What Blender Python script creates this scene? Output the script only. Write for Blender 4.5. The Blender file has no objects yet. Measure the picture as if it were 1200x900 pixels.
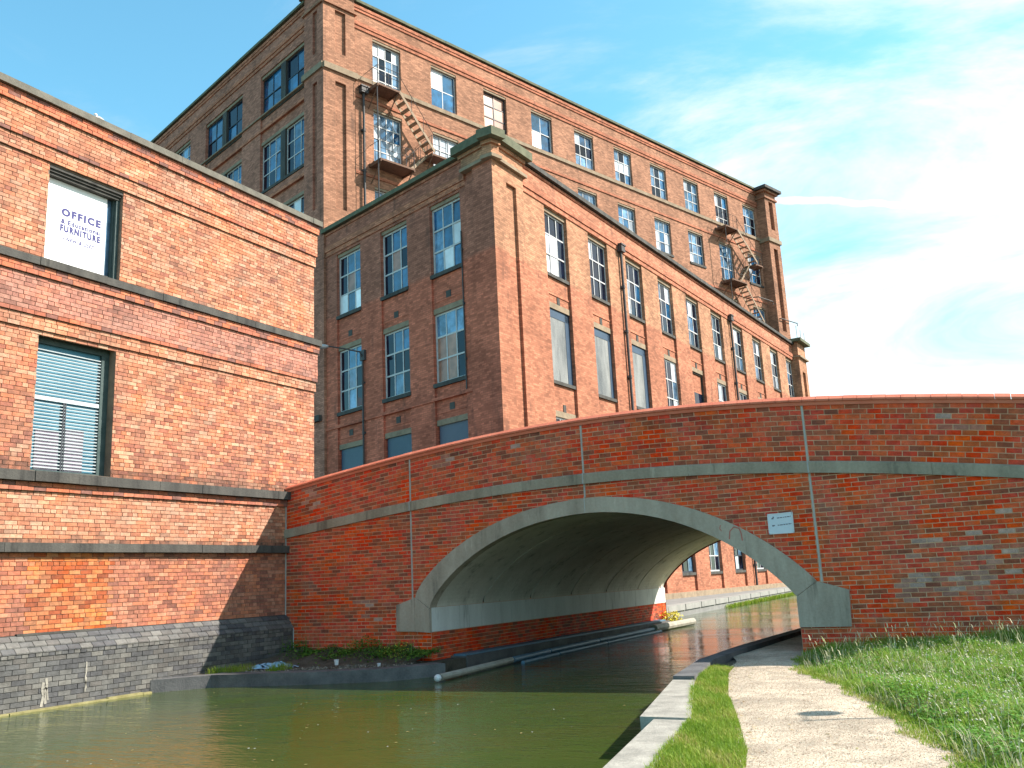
import bpy, bmesh, math, random
import numpy as np
from mathutils import Vector, Matrix
random.seed(7); rng = np.random.default_rng(7)
S = bpy.context.scene; COL = S.collection
# ------------------------------------------------------------------ camera
cam_d = bpy.data.cameras.new("camera"); cam = bpy.data.objects.new("camera", cam_d); COL.objects.link(cam)
RT = (0.867986, 0.494345, -0.047144); UP = (0.144958, -0.161427, 0.976181); BK = (0.47496, -0.854145, -0.211776)
CAM = Vector((0, 0, 1.42)); FPX = 1062.59
m = Matrix((RT, UP, BK)).transposed().to_4x4(); m.translation = CAM; cam.matrix_world = m
cam_d.sensor_width = 36; cam_d.lens = FPX / 1200 * 36; cam_d.clip_end = 3000; cam_d.clip_start = 0.05
S.camera = cam
# ------------------------------------------------------------------ sun, sky, exposure
LIGHT = Vector((-1.0, -0.60, -1.0)).normalized()
SUN_EL = math.asin(-LIGHT.z); SUN_AZ = math.atan2(-LIGHT.x, -LIGHT.y)
sd = bpy.data.lights.new("sun", 'SUN'); sd.energy = 4.6; sd.angle = math.radians(0.5); sd.color = (1.0, 0.92, 0.81)
so = bpy.data.objects.new("sun", sd); so.rotation_euler = LIGHT.to_track_quat('-Z', 'Y').to_euler(); so.location = (30, 20, 60); COL.objects.link(so)
S.view_settings.view_transform = 'Standard'; S.view_settings.look = 'None'; S.view_settings.gamma = 1
S.view_settings.exposure = 1.18; S.view_settings.use_curve_mapping = False
W = bpy.data.worlds.new("World"); S.world = W; W.use_nodes = True
def N(nt, typ, **k):
    n = nt.nodes.new(typ)
    for a, v in k.items(): setattr(n, a, v)
    return n
def Lk(nt, a, b): nt.links.new(a, b)
def world():
    nt = W.node_tree; bg = nt.nodes['Background']; bg.inputs[1].default_value = 0.14
    sky = N(nt, 'ShaderNodeTexSky', sky_type='NISHITA', sun_disc=False, sun_elevation=SUN_EL, sun_rotation=SUN_AZ)
    sky.air_density = 1.0; sky.dust_density = 0.6; sky.ozone_density = 1.0
    tint = N(nt, 'ShaderNodeMix', data_type='RGBA', blend_type='MULTIPLY'); tint.inputs[0].default_value = 1
    Lk(nt, sky.outputs[0], tint.inputs[6]); tint.inputs[7].default_value = (0.64, 1.10, 1.0, 1)
    tc = N(nt, 'ShaderNodeTexCoord'); sep = N(nt, 'ShaderNodeSeparateXYZ'); Lk(nt, tc.outputs['Generated'], sep.inputs[0])
    zz = N(nt, 'ShaderNodeMath', operation='MAXIMUM'); Lk(nt, sep.outputs[2], zz.inputs[0]); zz.inputs[1].default_value = 0.0
    za = N(nt, 'ShaderNodeMath', operation='ADD'); Lk(nt, zz.outputs[0], za.inputs[0]); za.inputs[1].default_value = 0.25
    dx = N(nt, 'ShaderNodeMath', operation='DIVIDE'); Lk(nt, sep.outputs[0], dx.inputs[0]); Lk(nt, za.outputs[0], dx.inputs[1])
    dy = N(nt, 'ShaderNodeMath', operation='DIVIDE'); Lk(nt, sep.outputs[1], dy.inputs[0]); Lk(nt, za.outputs[0], dy.inputs[1])
    cb = N(nt, 'ShaderNodeCombineXYZ'); Lk(nt, dx.outputs[0], cb.inputs[0]); Lk(nt, dy.outputs[0], cb.inputs[1])
    mp = N(nt, 'ShaderNodeMapping'); Lk(nt, cb.outputs[0], mp.inputs[0]); mp.inputs['Rotation'].default_value = (0, 0, 0.5); mp.inputs['Scale'].default_value = (0.75, 1.3, 1); mp.inputs['Location'].default_value = (0.35, 0.2, 0)
    nz = N(nt, 'ShaderNodeTexNoise'); Lk(nt, mp.outputs[0], nz.inputs['Vector']); nz.inputs['Scale'].default_value = 1.5; nz.inputs['Detail'].default_value = 8; nz.inputs['Roughness'].default_value = 0.63; nz.inputs['Distortion'].default_value = 0.9
    # the cloud bank thickens towards the sun's side of the sky, thin veils elsewhere
    az = N(nt, 'ShaderNodeVectorMath', operation='DOT_PRODUCT'); Lk(nt, tc.outputs['Generated'], az.inputs[0]); az.inputs[1].default_value = (0.80, 0.52, -0.42)
    bias = N(nt, 'ShaderNodeMapRange'); Lk(nt, az.outputs['Value'], bias.inputs[0])
    for i, v in zip((1, 2, 3, 4), (-0.55, 0.60, -0.12, 0.24)): bias.inputs[i].default_value = v
    ad = N(nt, 'ShaderNodeMath', operation='ADD'); Lk(nt, nz.outputs[0], ad.inputs[0]); Lk(nt, bias.outputs[0], ad.inputs[1])
    cr = N(nt, 'ShaderNodeMapRange', interpolation_type='SMOOTHSTEP'); Lk(nt, ad.outputs[0], cr.inputs[0]); cr.inputs[1].default_value = 0.44; cr.inputs[2].default_value = 0.90
    # vapour trail: a great circle broken up by noise
    tr = N(nt, 'ShaderNodeVectorMath', operation='DOT_PRODUCT'); Lk(nt, tc.outputs['Generated'], tr.inputs[0]); tr.inputs[1].default_value = (-0.28779, 0.31522, -0.90433)
    n2 = N(nt, 'ShaderNodeTexNoise'); Lk(nt, tc.outputs['Generated'], n2.inputs['Vector']); n2.inputs['Scale'].default_value = 22; n2.inputs['Detail'].default_value = 4
    wob = N(nt, 'ShaderNodeMath', operation='MULTIPLY_ADD'); Lk(nt, n2.outputs[0], wob.inputs[0]); wob.inputs[1].default_value = 0.016; Lk(nt, tr.outputs['Value'], wob.inputs[2])
    ab = N(nt, 'ShaderNodeMath', operation='ADD'); Lk(nt, wob.outputs[0], ab.inputs[0]); ab.inputs[1].default_value = -0.008
    ab2 = N(nt, 'ShaderNodeMath', operation='ABSOLUTE'); Lk(nt, ab.outputs[0], ab2.inputs[0])
    tm = N(nt, 'ShaderNodeMapRange', interpolation_type='SMOOTHSTEP'); Lk(nt, ab2.outputs[0], tm.inputs[0])
    for i, v in zip((1, 2, 3, 4), (0.002, 0.007, 0.75, 0.0)): tm.inputs[i].default_value = v
    mx = N(nt, 'ShaderNodeMath', operation='MAXIMUM'); Lk(nt, cr.outputs[0], mx.inputs[0]); Lk(nt, tm.outputs[0], mx.inputs[1])
    mixc = N(nt, 'ShaderNodeMix', data_type='RGBA'); Lk(nt, mx.outputs[0], mixc.inputs[0]); Lk(nt, tint.outputs[2], mixc.inputs[6]); mixc.inputs[7].default_value = (4.6, 4.3, 4.05, 1)
    Lk(nt, mixc.outputs[2], bg.inputs[0])
world()
# ------------------------------------------------------------------ material helpers
def mat_new(name, base=(.5, .5, .5), rough=.85, **k):
    mt = bpy.data.materials.new(name); mt.use_nodes = True; p = mt.node_tree.nodes['Principled BSDF']
    p.inputs['Base Color'].default_value = (*base, 1); p.inputs['Roughness'].default_value = rough
    for a, v in k.items(): p.inputs[a.replace('_', ' ')].default_value = v
    return mt, mt.node_tree, p
def pos(nt, scale=(1, 1, 1)):
    g = N(nt, 'ShaderNodeNewGeometry')
    mp = N(nt, 'ShaderNodeMapping'); mp.inputs['Scale'].default_value = scale; Lk(nt, g.outputs['Position'], mp.inputs[0]); return mp.outputs[0]
def noise(nt, vec, scale, detail=4, rough=.6, dist=0):
    n = N(nt, 'ShaderNodeTexNoise'); n.inputs['Scale'].default_value = scale; n.inputs['Detail'].default_value = detail; n.inputs['Roughness'].default_value = rough; n.inputs['Distortion'].default_value = dist
    Lk(nt, vec, n.inputs['Vector']); return n.outputs[0]
def ramp(nt, fac, stops, interp='LINEAR'):
    r = N(nt, 'ShaderNodeValToRGB'); r.color_ramp.interpolation = interp; e = r.color_ramp.elements
    while len(e) < len(stops): e.new(0.5)
    for i, (p_, c) in enumerate(stops): e[i].position = p_; e[i].color = (*c, 1) if len(c) == 3 else c
    Lk(nt, fac, r.inputs[0]); return r.outputs[0]
def mixc(nt, fac, a, b, mode='MIX'):
    x = N(nt, 'ShaderNodeMix', data_type='RGBA', blend_type=mode)
    for i, v in ((0, fac), (6, a), (7, b)):
        if hasattr(v, 'is_output'): Lk(nt, v, x.inputs[i])
        elif i == 0: x.inputs[0].default_value = v
        else: x.inputs[i].default_value = (*v, 1)
    return x.outputs[2]
def mth(nt, op, a, b=0.0):
    x = N(nt, 'ShaderNodeMath', operation=op)
    for i, v in ((0, a), (1, b)):
        if hasattr(v, 'is_output'): Lk(nt, v, x.inputs[i])
        else: x.inputs[i].default_value = v
    return x.outputs[0]
def mrange(nt, v, a, b, c=0, d=1, smooth=True):
    x = N(nt, 'ShaderNodeMapRange'); 
    if smooth: x.interpolation_type = 'SMOOTHSTEP'
    Lk(nt, v, x.inputs[0])
    for i, q in zip((1, 2, 3, 4), (a, b, c, d)): x.inputs[i].default_value = q
    return x.outputs[0]
def bump(nt, p, h, strength=.3, dist=.02):
    b = N(nt, 'ShaderNodeBump'); b.inputs['Strength'].default_value = strength; b.inputs['Distance'].default_value = dist
    Lk(nt, h, b.inputs['Height']); Lk(nt, b.outputs[0], p.inputs['Normal'])
# real bricks (each one geometry): colour drawn per brick
def brick_mat(name, cols, soot=(.035, .03, .028), rough=.88, spec=.25, vmin=.82, stain=None):
    mt, nt, p = mat_new(name, rough=rough, Specular_IOR_Level=spec)
    a = N(nt, 'ShaderNodeAttribute', attribute_name='rnd'); oi = N(nt, 'ShaderNodeObjectInfo')
    r = mth(nt, 'FRACT', mth(nt, 'ADD', a.outputs['Fac'], oi.outputs['Random']))
    c = ramp(nt, r, [(i / len(cols), q) for i, q in enumerate(cols)], 'CONSTANT')
    ps = pos(nt)
    n1 = noise(nt, ps, 9, 5); n2 = noise(nt, ps, 70, 3); n3 = noise(nt, ps, 1.1, 5, .62)
    v = mth(nt, 'MULTIPLY', mrange(nt, n1, .3, .7, vmin, 1.2), mrange(nt, n2, .25, .75, .82, 1.12))
    c = mixc(nt, 1, c, v, 'MULTIPLY')
    w2 = N(nt, 'ShaderNodeHueSaturation'); Lk(nt, c, w2.inputs['Color']); Lk(nt, mrange(nt, n3, .32, .68, .80, 1.15), w2.inputs['Value']); Lk(nt, mrange(nt, n3, .3, .7, .93, 1.06), w2.inputs['Saturation'])
    c = w2.outputs[0]
    if stain: c = stain(nt, c, ps)
    s1 = N(nt, 'ShaderNodeAttribute', attribute_name='soot'); s2 = N(nt, 'ShaderNodeAttribute', attribute_name='soot', attribute_type='OBJECT')
    sf = mth(nt, 'MULTIPLY', mth(nt, 'ADD', s1.outputs['Fac'], s2.outputs['Fac']), mrange(nt, noise(nt, ps, 6, 4), .3, .62, .35, 1))
    c = mixc(nt, sf, c, soot)
    Lk(nt, c, p.inputs['Base Color']); bump(nt, p, mth(nt, 'ADD', n2, mth(nt, 'MULTIPLY', n1, 1.5)), .55, .012)
    return mt
def plain(name, c1, c2, rough=.85, scale=4, bs=.4, spec=.3, streak=False, detail=6, bd=.02):
    mt, nt, p = mat_new(name, rough=rough, Specular_IOR_Level=spec)
    ps = pos(nt, (1, 1, .25) if streak else (1, 1, 1))
    n1 = noise(nt, ps, scale, detail, .65); n2 = noise(nt, pos(nt), scale * 14, 4)
    f = mth(nt, 'ADD', mth(nt, 'MULTIPLY', n1, .75), mth(nt, 'MULTIPLY', n2, .25))
    c = ramp(nt, f, [(.3, c1), (.7, c2)])
    if streak:      # rain streaks and grime runs
        c = mixc(nt, mrange(nt, noise(nt, pos(nt, (1, 1, .12)), 3.2, 5, .65), .54, .72, 0, .62), c, tuple(q * .3 for q in c1)); c = mixc(nt, mrange(nt, noise(nt, pos(nt, (1, 1, .2)), 5.5, 4, .6), .62, .74, 0, .35), c, tuple(min(.7, q * 1.5) for q in c2))
    Lk(nt, c, p.inputs['Base Color']); bump(nt, p, mth(nt, 'ADD', n2, n1), bs, bd)
    return mt
# far brickwork: courses too fine to pick apart at this distance
def farbrick(name, hi, lo, zsplit=None, vary=.2):
    mt, nt, p = mat_new(name, rough=.9, Specular_IOR_Level=.2)
    uv = N(nt, 'ShaderNodeUVMap', uv_map='UVMap')
    def bt(c1, c2, mo):
        b = N(nt, 'ShaderNodeTexBrick'); Lk(nt, uv.outputs[0], b.inputs['Vector'])
        b.inputs['Scale'].default_value = 1; b.inputs['Brick Width'].default_value = .27; b.inputs['Row Height'].default_value = .092; b.inputs['Mortar Size'].default_value = .009
        b.inputs['Color1'].default_value = (*c1, 1); b.inputs['Color2'].default_value = (*c2, 1); b.inputs['Mortar'].default_value = (*mo, 1); b.inputs['Bias'].default_value = -.05; b.inputs['Mortar Smooth'].default_value = .3
        return b
    dk = lambda c, f: tuple(x * f for x in c)
    b1 = bt(dk(hi, 1.24), dk(hi, .66), dk(hi, .62)); c = b1.outputs[0]
    ps = pos(nt)
    if zsplit is not None:
        b2 = bt(dk(lo, 1.22), dk(lo, .66), dk(lo, .72)); sx = N(nt, 'ShaderNodeSeparateXYZ'); Lk(nt, ps, sx.inputs[0])
        zz = mth(nt, 'ADD', sx.outputs[2], mth(nt, 'MULTIPLY', noise(nt, ps, 2, 3), .25))
        c = mixc(nt, mrange(nt, zz, zsplit - .02, zsplit + .24), b2.outputs[0], b1.outputs[0])
    n3 = noise(nt, ps, .55, 6, .65); n4 = noise(nt, pos(nt, (1, 1, .22)), 1.6, 5, .6); n5 = noise(nt, pos(nt, (1, 1, 2.5)), 5, 4, .7)
    c = mixc(nt, 1, c, mrange(nt, n3, .3, .7, 1 - vary, 1 + vary), 'MULTIPLY'); c = mixc(nt, 1, c, mrange(nt, n5, .25, .75, .9, 1.09), 'MULTIPLY')
    c = mixc(nt, mrange(nt, n4, .55, .78, 0, .55), c, (.05, .035, .03))
    Lk(nt, c, p.inputs['Base Color']); bump(nt, p, mth(nt, 'MULTIPLY', n5, 1.0), .2, .006)
    return mt
def glass(name, base, ior=1.6, rough=.04, vary=.5, em=None):
    mt, nt, p = mat_new(name, base, rough); p.inputs['IOR'].default_value = ior
    n = noise(nt, pos(nt), 1.7, 3); oi = N(nt, 'ShaderNodeObjectInfo')
    v = mth(nt, 'MULTIPLY', mrange(nt, n, .3, .7, 1 - vary, 1 + vary), mrange(nt, oi.outputs['Random'], 0, 1, .6, 1.4, False))
    Lk(nt, mixc(nt, 1, base, v, 'MULTIPLY'), p.inputs['Base Color']); bump(nt, p, noise(nt, pos(nt), .9, 2), .12, .05)
    return mt
M = {}
PEACH = [(.49, .235, .145), (.46, .195, .115), (.50, .255, .165), (.42, .165, .095), (.47, .215, .13), (.51, .28, .185), (.44, .18, .105), (.35, .14, .085)]
BROWNP = [(.42, .19, .14), (.44, .205, .15), (.37, .16, .12), (.40, .19, .145), (.31, .135, .10), (.44, .18, .125)]
LOWER = [(.45, .175, .105), (.40, .15, .09), (.47, .205, .13), (.35, .13, .085), (.29, .11, .075), (.46, .165, .09)]
M['peach'] = brick_mat('old_peach_brick', PEACH); M['brown'] = brick_mat('old_brown_brick', BROWNP); M['lower'] = brick_mat('old_red_brick', LOWER)
M['orange'] = brick_mat('new_orange_brick', [(.50, .165, .06), (.42, .115, .04), (.52, .20, .085), (.36, .085, .03)], vmin=.85)
M['corbel'] = brick_mat('corbel_red_brick', [(.47, .17, .10), (.43, .14, .08), (.40, .13, .08), (.22, .10, .08)])
M['blue'] = brick_mat('blue_engineering_brick', [(.078, .078, .08), (.10, .098, .095), (.06, .06, .065), (.125, .12, .112), (.088, .082, .078)], rough=.55, spec=.45,
    stain=lambda nt, c, ps: mixc(nt, mrange(nt, noise(nt, pos(nt, (1, 1, .3)), 1.6, 6, .75), .66, .78, 0, .3), c, (.36, .34, .31)))
def lime(nt, c, ps):   # grey bloom left by water on patches of the wall
    f = mrange(nt, noise(nt, pos(nt, (1, 1, 1.3)), .62, 6, .7, .4), .56, .74, 0, .42)
    return mixc(nt, f, c, (.33, .24, .20))
M['bred'] = brick_mat('bridge_red_brick', [(.66, .066, .026), (.60, .052, .022), (.44, .10, .042), (.68, .105, .036), (.36, .09, .042), (.63, .062, .026), (.58, .105, .038), (.28, .075, .042), (.66, .09, .032)], vmin=.8, stain=lime)
M['bloom'] = brick_mat('lime_bloomed_brick', [(.40, .20, .155), (.42, .27, .23), (.36, .15, .11), (.42, .13, .085)])
M['mortar_old'] = plain('old_lime_mortar', (.10, .07, .055), (.30, .21, .15), .95, 3)
M['mortar_orange'] = plain('pale_orange_mortar', (.45, .24, .13), (.56, .34, .20), .95, 5)
M['mortar_blue'] = plain('dark_joint_mortar', (.03, .03, .03), (.09, .085, .08), .95, 5)
M['mortar_bridge'] = plain('tan_bridge_mortar', (.50, .27, .16), (.66, .42, .29), .95, 2)
M['stone_dark'] = plain('sooty_stone', (.025, .024, .024), (.095, .09, .08), .8, 2.2, .35, streak=True)
M['stone_cop'] = plain('coping_stone_grey', (.07, .065, .055), (.19, .175, .145), .85, 2.5, .35)
M['stone_pale'] = plain('weathered_sandstone', (.17, .125, .085), (.34, .26, .18), .9, 2.5, .35)
M['stone_green'] = plain('mossy_coping', (.06, .07, .045), (.17, .17, .11), .9, 2, .3)
M['concrete'] = plain('bridge_concrete', (.24, .195, .155), (.47, .405, .335), .85, 1.7, .3, streak=True)
M['concrete_dk'] = plain('string_course_concrete', (.17, .14, .105), (.42, .36, .285), .88, 1.5, .35, streak=True)
M['soffit'] = plain('lining_concrete', (.44, .40, .35), (.68, .64, .57), .85, 1.1, .35, streak=True)
M['springer'] = plain('springer_concrete', (.50, .50, .49), (.72, .72, .70), .8, 1.6, .25, streak=True)
M['kerb'] = plain('kerb_concrete', (.17, .16, .14), (.42, .39, .34), .9, 3, .5)
M['kerb_dk'] = plain('wet_kerb_concrete', (.055, .055, .06), (.16, .155, .155), .8, 2.5, .4)  # kerb concrete with shade put into its colour
M['terracotta'] = plain('terracotta_coping', (.52, .125, .07), (.62, .20, .12), .8, 3, .25)
M['joint'] = plain('joint_sealant', (.32, .31, .31), (.45, .44, .43), .8, 6, .2)
M['red_mould'] = farbrick('red_moulded_brick', (.42, .16, .095), None, None, .15)
M['far_hi'] = farbrick('mill_brick_tan', (.39, .195, .115), (.37, .148, .088), 14.75)
M['far_soot'] = farbrick('sooty_mill_brick', (.36, .135, .09), (.48, .14, .085), 14.75)  # redder than the canal side, most of all below the split
M['far_up'] = farbrick('mill_brick_brown', (.34, .168, .105), None, None)
M['far_soot2'] = farbrick('sooty_upper_mill_brick', (.38, .16, .11), None, None)  # slightly redder than the brick of the other front
M['far_frieze'] = farbrick('mill_frieze_brick', (.42, .18, .11), None, None)
M['far_bridge'] = farbrick('abutment_brick', (.30, .07, .045), None, None)
M['roof'] = plain('roof_felt', (.04, .04, .04), (.09, .09, .09), .9, 1)
M['bar'] = plain('window_bar_paint', (.38, .38, .39), (.58, .58, .58), .6, 5, .1)
M['bar_dk'] = plain('dark_window_bar', (.02, .025, .035), (.05, .055, .07), .5, 5, .1)
M['frame_teal'] = plain('old_teal_frame', (.025, .05, .05), (.07, .10, .10), .6, 5, .2)
M['lead'] = plain('drainpipe_iron', (.035, .033, .035), (.09, .08, .08), .6, 4, .2)
M['rust'] = plain('rusty_iron', (.10, .05, .035), (.20, .11, .07), .8, 6, .3)
M['rustpale'] = plain('worn_tread_iron', (.22, .15, .10), (.40, .29, .20), .8, 8, .3)
M['g_blue'] = glass('blue_window_pane', (.012, .085, .19), 1.75); M['g_dark'] = glass('dark_window_pane', (.004, .008, .02), 1.38)  # blue base colour stands in for reflected sky
M['g_mid'] = glass('cloudy_window_pane', (.10, .19, .30), 1.6, .1); M['g_pale'] = glass('curtained_window_pane', (.42, .46, .52), 1.5, .2, .2)
M['g_pink'] = glass('boarded_pink_pane', (.32, .15, .10), 1.5, .3, .3); M['g_white'] = glass('papered_window_pane', (.75, .76, .80), 1.5, .3, .1)  # pink serves boards and warm reflections painted into the panes
M['panel_blue'] = plain('blue_grey_board', (.03, .055, .095), (.05, .085, .135), .45, 1.2, .05); M['panel_grey'] = plain('stained_steel_sheet', (.055, .065, .075), (.30, .30, .29), .5, 1.3, .1, streak=True)
M['panel_lav'] = plain('slate_board', (.075, .085, .125), (.10, .11, .155), .5, 1.2, .05)
M['algae'] = plain('algae_covered_concrete', (.16, .14, .05), (.34, .30, .15), .8, 5, .6)
M['sign'] = plain('white_sign_board', (.80, .81, .83), (.84, .85, .86), .5, 2, .02); M['ink'] = plain('navy_sign_ink', (.02, .02, .13), (.03, .03, .16), .6, 9, 0); M['ink_grey'] = plain('grey_sign_ink', (.10, .10, .14), (.16, .16, .20), .6, 9, 0)
M['notice'] = plain('notice_plate', (.52, .58, .66), (.58, .64, .72), .5, 8, .02)
M['slat'] = plain('blind_slat', (.40, .46, .49), (.54, .59, .62), .5, 8, .05); M['room'] = plain('dim_room_back', (.03, .14, .22), (.10, .25, .33), .7, .9, 0); M['room_pink'] = plain('pale_room_goods', (.32, .24, .32), (.52, .47, .52), .7, 3, 0)
M['boom'] = plain('blue_grey_boom', (.05, .13, .21), (.13, .22, .30), .5, 2, .15); M['boom_end'] = plain('bleached_boom', (.22, .20, .16), (.42, .39, .34), .6, 4, .2)
M['paint_pink'] = plain('pink_spray_paint', (.46, .13, .10), (.36, .15, .12), .7, 20, 0); M['paint_black'] = plain('dark_spray_paint', (.02, .015, .012), (.05, .03, .02), .7, 20, 0)
M['white'] = plain('white_plastic', (.50, .52, .55), (.66, .67, .69), .5, 5, .1); M['bagblue'] = plain('blue_plastic_bag', (.18, .34, .50), (.30, .46, .60), .45, 7, .3)
M['feather'] = plain('gull_white', (.75, .75, .76), (.82, .82, .82), .8, 20, .1); M['feather_grey'] = plain('gull_grey', (.30, .31, .33), (.38, .39, .40), .8, 20, .1); M['beak'] = plain('gull_beak', (.6, .35, .05), (.65, .4, .08), .5, 20, 0)
M['soil'] = plain('dark_soil', (.045, .038, .028), (.13, .11, .085), .95, 5, .7, bd=.05); M['tarmac'] = plain('tarmac', (.05, .05, .05), (.09, .088, .085), .9, 3, .4); M['quay_top'] = plain('grey_quay_surface', (.15, .15, .15), (.25, .245, .235), .9, 1.5, .3); M['quay'] = plain('pale_quay', (.20, .20, .19), (.32, .31, .29), .9, 1.5, .3)
# ------------------------------------------------------------------ mesh helpers
class Fr:
    """wall frame: u runs to the right as seen from outside, v is up, w points out of the wall"""
    def __init__(s, o, d):
        s.o = Vector((o[0], o[1], 0)); s.d = Vector((d[0], d[1], 0)).normalized(); s.n = s.d.cross(Vector((0, 0, 1)))
    def p(s, u, v, w=0): return s.o + s.d * u + s.n * w + Vector((0, 0, v))
    def mat(s, u, v, w=0):
        r = Matrix((s.d, -s.n, (0, 0, 1))).transposed().to_4x4(); r.translation = s.p(u, v, w); return r
WORLD = Fr((0, 0), (1, 0))
class MB:
    def __init__(s, fr=None): s.fr = fr; s.v = []; s.f = []; s.mi = []; s.uv = []; s.m = 0; s.sm = []
    def face(s, pts, uv=None, smooth=False):
        b = len(s.v); s.v += [tuple(q) for q in pts]; s.f.append(tuple(range(b, b + len(pts)))); s.mi.append(s.m); s.sm.append(smooth)
        s.uv += list(uv) if uv else [(q[0], q[2]) for q in pts]
    def wf(s, c, smooth=False):       # face from (u,v,w) corners in the frame, uv in metres along the wall
        us = [q[0] for q in c]; vs = [q[1] for q in c]; ws = [q[2] for q in c]
        ru, rv, rw = max(us) - min(us), max(vs) - min(vs), max(ws) - min(ws)
        if rw <= min(ru, rv) + 1e-9: uv = [(q[0], q[1]) for q in c]
        elif ru <= rv: uv = [(q[2] + q[0], q[1]) for q in c]
        else: uv = [(q[0], q[2] + q[1]) for q in c]
        s.face([s.fr.p(*q) for q in c], uv, smooth)
    def box(s, u0, u1, v0, v1, w0, w1, skip=''):
        if 'F' not in skip: s.wf([(u0, v0, w1), (u1, v0, w1), (u1, v1, w1), (u0, v1, w1)])
        if 'B' not in skip: s.wf([(u1, v0, w0), (u0, v0, w0), (u0, v1, w0), (u1, v1, w0)])
        if 'L' not in skip: s.wf([(u0, v0, w0), (u0, v0, w1), (u0, v1, w1), (u0, v1, w0)])
        if 'R' not in skip: s.wf([(u1, v0, w1), (u1, v0, w0), (u1, v1, w0), (u1, v1, w1)])
        if 'T' not in skip: s.wf([(u0, v1, w1), (u1, v1, w1), (u1, v1, w0), (u0, v1, w0)])
        if 'D' not in skip: s.wf([(u0, v0, w0), (u1, v0, w0), (u1, v0, w1), (u0, v0, w1)])
    def wall(s, u0, u1, v0, v1, w, ops, depth=0.0):   # front sheet with rectangular openings and their reveals
        us = sorted({u0, u1} | {min(max(x, u0), u1) for o in ops for x in o[:2]}); vs = sorted({v0, v1} | {min(max(x, v0), v1) for o in ops for x in o[2:4]})
        for a, b in zip(us, us[1:]):
            run = None
            for c, d in zip(vs, vs[1:]):
                mu, mv = (a + b) / 2, (c + d) / 2
                inside = any(o[0] < mu < o[1] and o[2] < mv < o[3] for o in ops)
                if not inside:
                    if run and abs(run[1] - c) < 1e-9: run[1] = d
                    else:
                        if run: s.wf([(a, run[0], w), (b, run[0], w), (b, run[1], w), (a, run[1], w)])
                        run = [c, d]
            if run: s.wf([(a, run[0], w), (b, run[0], w), (b, run[1], w), (a, run[1], w)])
        if depth:
            for o in ops:
                a, b, c, d = o[:4]; e = w - depth
                s.wf([(a, c, w), (a, c, e), (a, d, e), (a, d, w)]); s.wf([(b, c, e), (b, c, w), (b, d, w), (b, d, e)])
                s.wf([(a, d, w), (a, d, e), (b, d, e), (b, d, w)]); s.wf([(a, c, e), (a, c, w), (b, c, w), (b, c, e)])
    def tube(s, pts, r, n=8, cap=True, r2=None):
        pts = [Vector(q) for q in pts]; rings = []
        for i, q in enumerate(pts):
            t = (pts[min(i + 1, len(pts) - 1)] - pts[max(i - 1, 0)]).normalized(); a = t.orthogonal().normalized(); 
            if abs(t.z) < .99: a = t.cross(Vector((0, 0, 1))).normalized()
            b = t.cross(a); rr = r if r2 is None else r + (r2 - r) * i / (len(pts) - 1)
            rings.append([q + (a * math.cos(k * 2 * math.pi / n) + b * math.sin(k * 2 * math.pi / n)) * rr for k in range(n)])
        for A, B in zip(rings, rings[1:]):
            for k in range(n): s.face([A[k], A[(k + 1) % n], B[(k + 1) % n], B[k]], smooth=True)
        if cap: s.face(rings[0][::-1]); s.face(rings[-1])
    def lathe(s, c, prof, n=12):
        c = Vector(c); R = [[c + Vector((r * math.cos(k * 2 * math.pi / n), r * math.sin(k * 2 * math.pi / n), z)) for k in range(n)] for r, z in prof]
        for A, B in zip(R, R[1:]):
            for k in range(n): s.face([A[k], A[(k + 1) % n], B[(k + 1) % n], B[k]], smooth=True)
    def prism(s, poly, z0, z1):       # horizontal polygon, ccw from above
        s.face([(x, y, z1) for x, y in poly], [(x, y) for x, y in poly]); s.face([(x, y, z0) for x, y in poly][::-1])
        for i in range(len(poly)):
            a, b = poly[i], poly[(i + 1) % len(poly)]
            s.face([(*a, z0), (*b, z0), (*b, z1), (*a, z1)], [(0, z0), (1, z0), (1, z1), (0, z1)])
    def mesh(s, name, mats, off=(0, 0, 0), weld=False):
        me = bpy.data.meshes.new(name); o = Vector(off)
        me.from_pydata([tuple(Vector(q) - o) for q in s.v], [], s.f)
        for q in mats: me.materials.append(q)
        me.polygons.foreach_set('material_index', s.mi); me.polygons.foreach_set('use_smooth', s.sm)
        ul = me.uv_layers.new(name='UVMap'); ul.data.foreach_set('uv', np.array(s.uv, 'f').ravel())
        if weld:
            bm = bmesh.new(); bm.from_mesh(me); bmesh.ops.remove_doubles(bm, verts=bm.verts, dist=1e-4); bm.to_mesh(me); bm.free()
        me.update(); return me
def link(name, me, parent=None):
    o = bpy.data.objects.new(name, me); COL.objects.link(o)
    if parent: o.parent = parent
    return o
def root(o):
    while o.parent: o = o.parent
    return o
def off_of(parent):
    v = Vector((0, 0, 0))
    while parent is not None: v += parent.location; parent = parent.parent
    return v
def part(name, mb, mats, parent, weld=False, kind=None, label=None):
    mats = mats if isinstance(mats, list) else [mats]
    o = link(name, mb.mesh(name, mats, off_of(parent) if parent else (0, 0, 0), weld), parent)
    if kind: o['kind'] = kind
    if label: o['label'] = label
    return o
def tag(o, label, cat, group=None):
    o['label'] = label; o['category'] = cat
    if group: o['group'] = group
    return o
def thing(name, loc, label, cat, group=None):
    o = bpy.data.objects.new(name, None); o.location = loc; o.empty_display_size = .3; COL.objects.link(o); return tag(o, label, cat, group)
def struct(name, mb, mats, weld=False):
    o = part(name, mb, mats, None, weld); o['kind'] = 'structure'; return o
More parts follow.
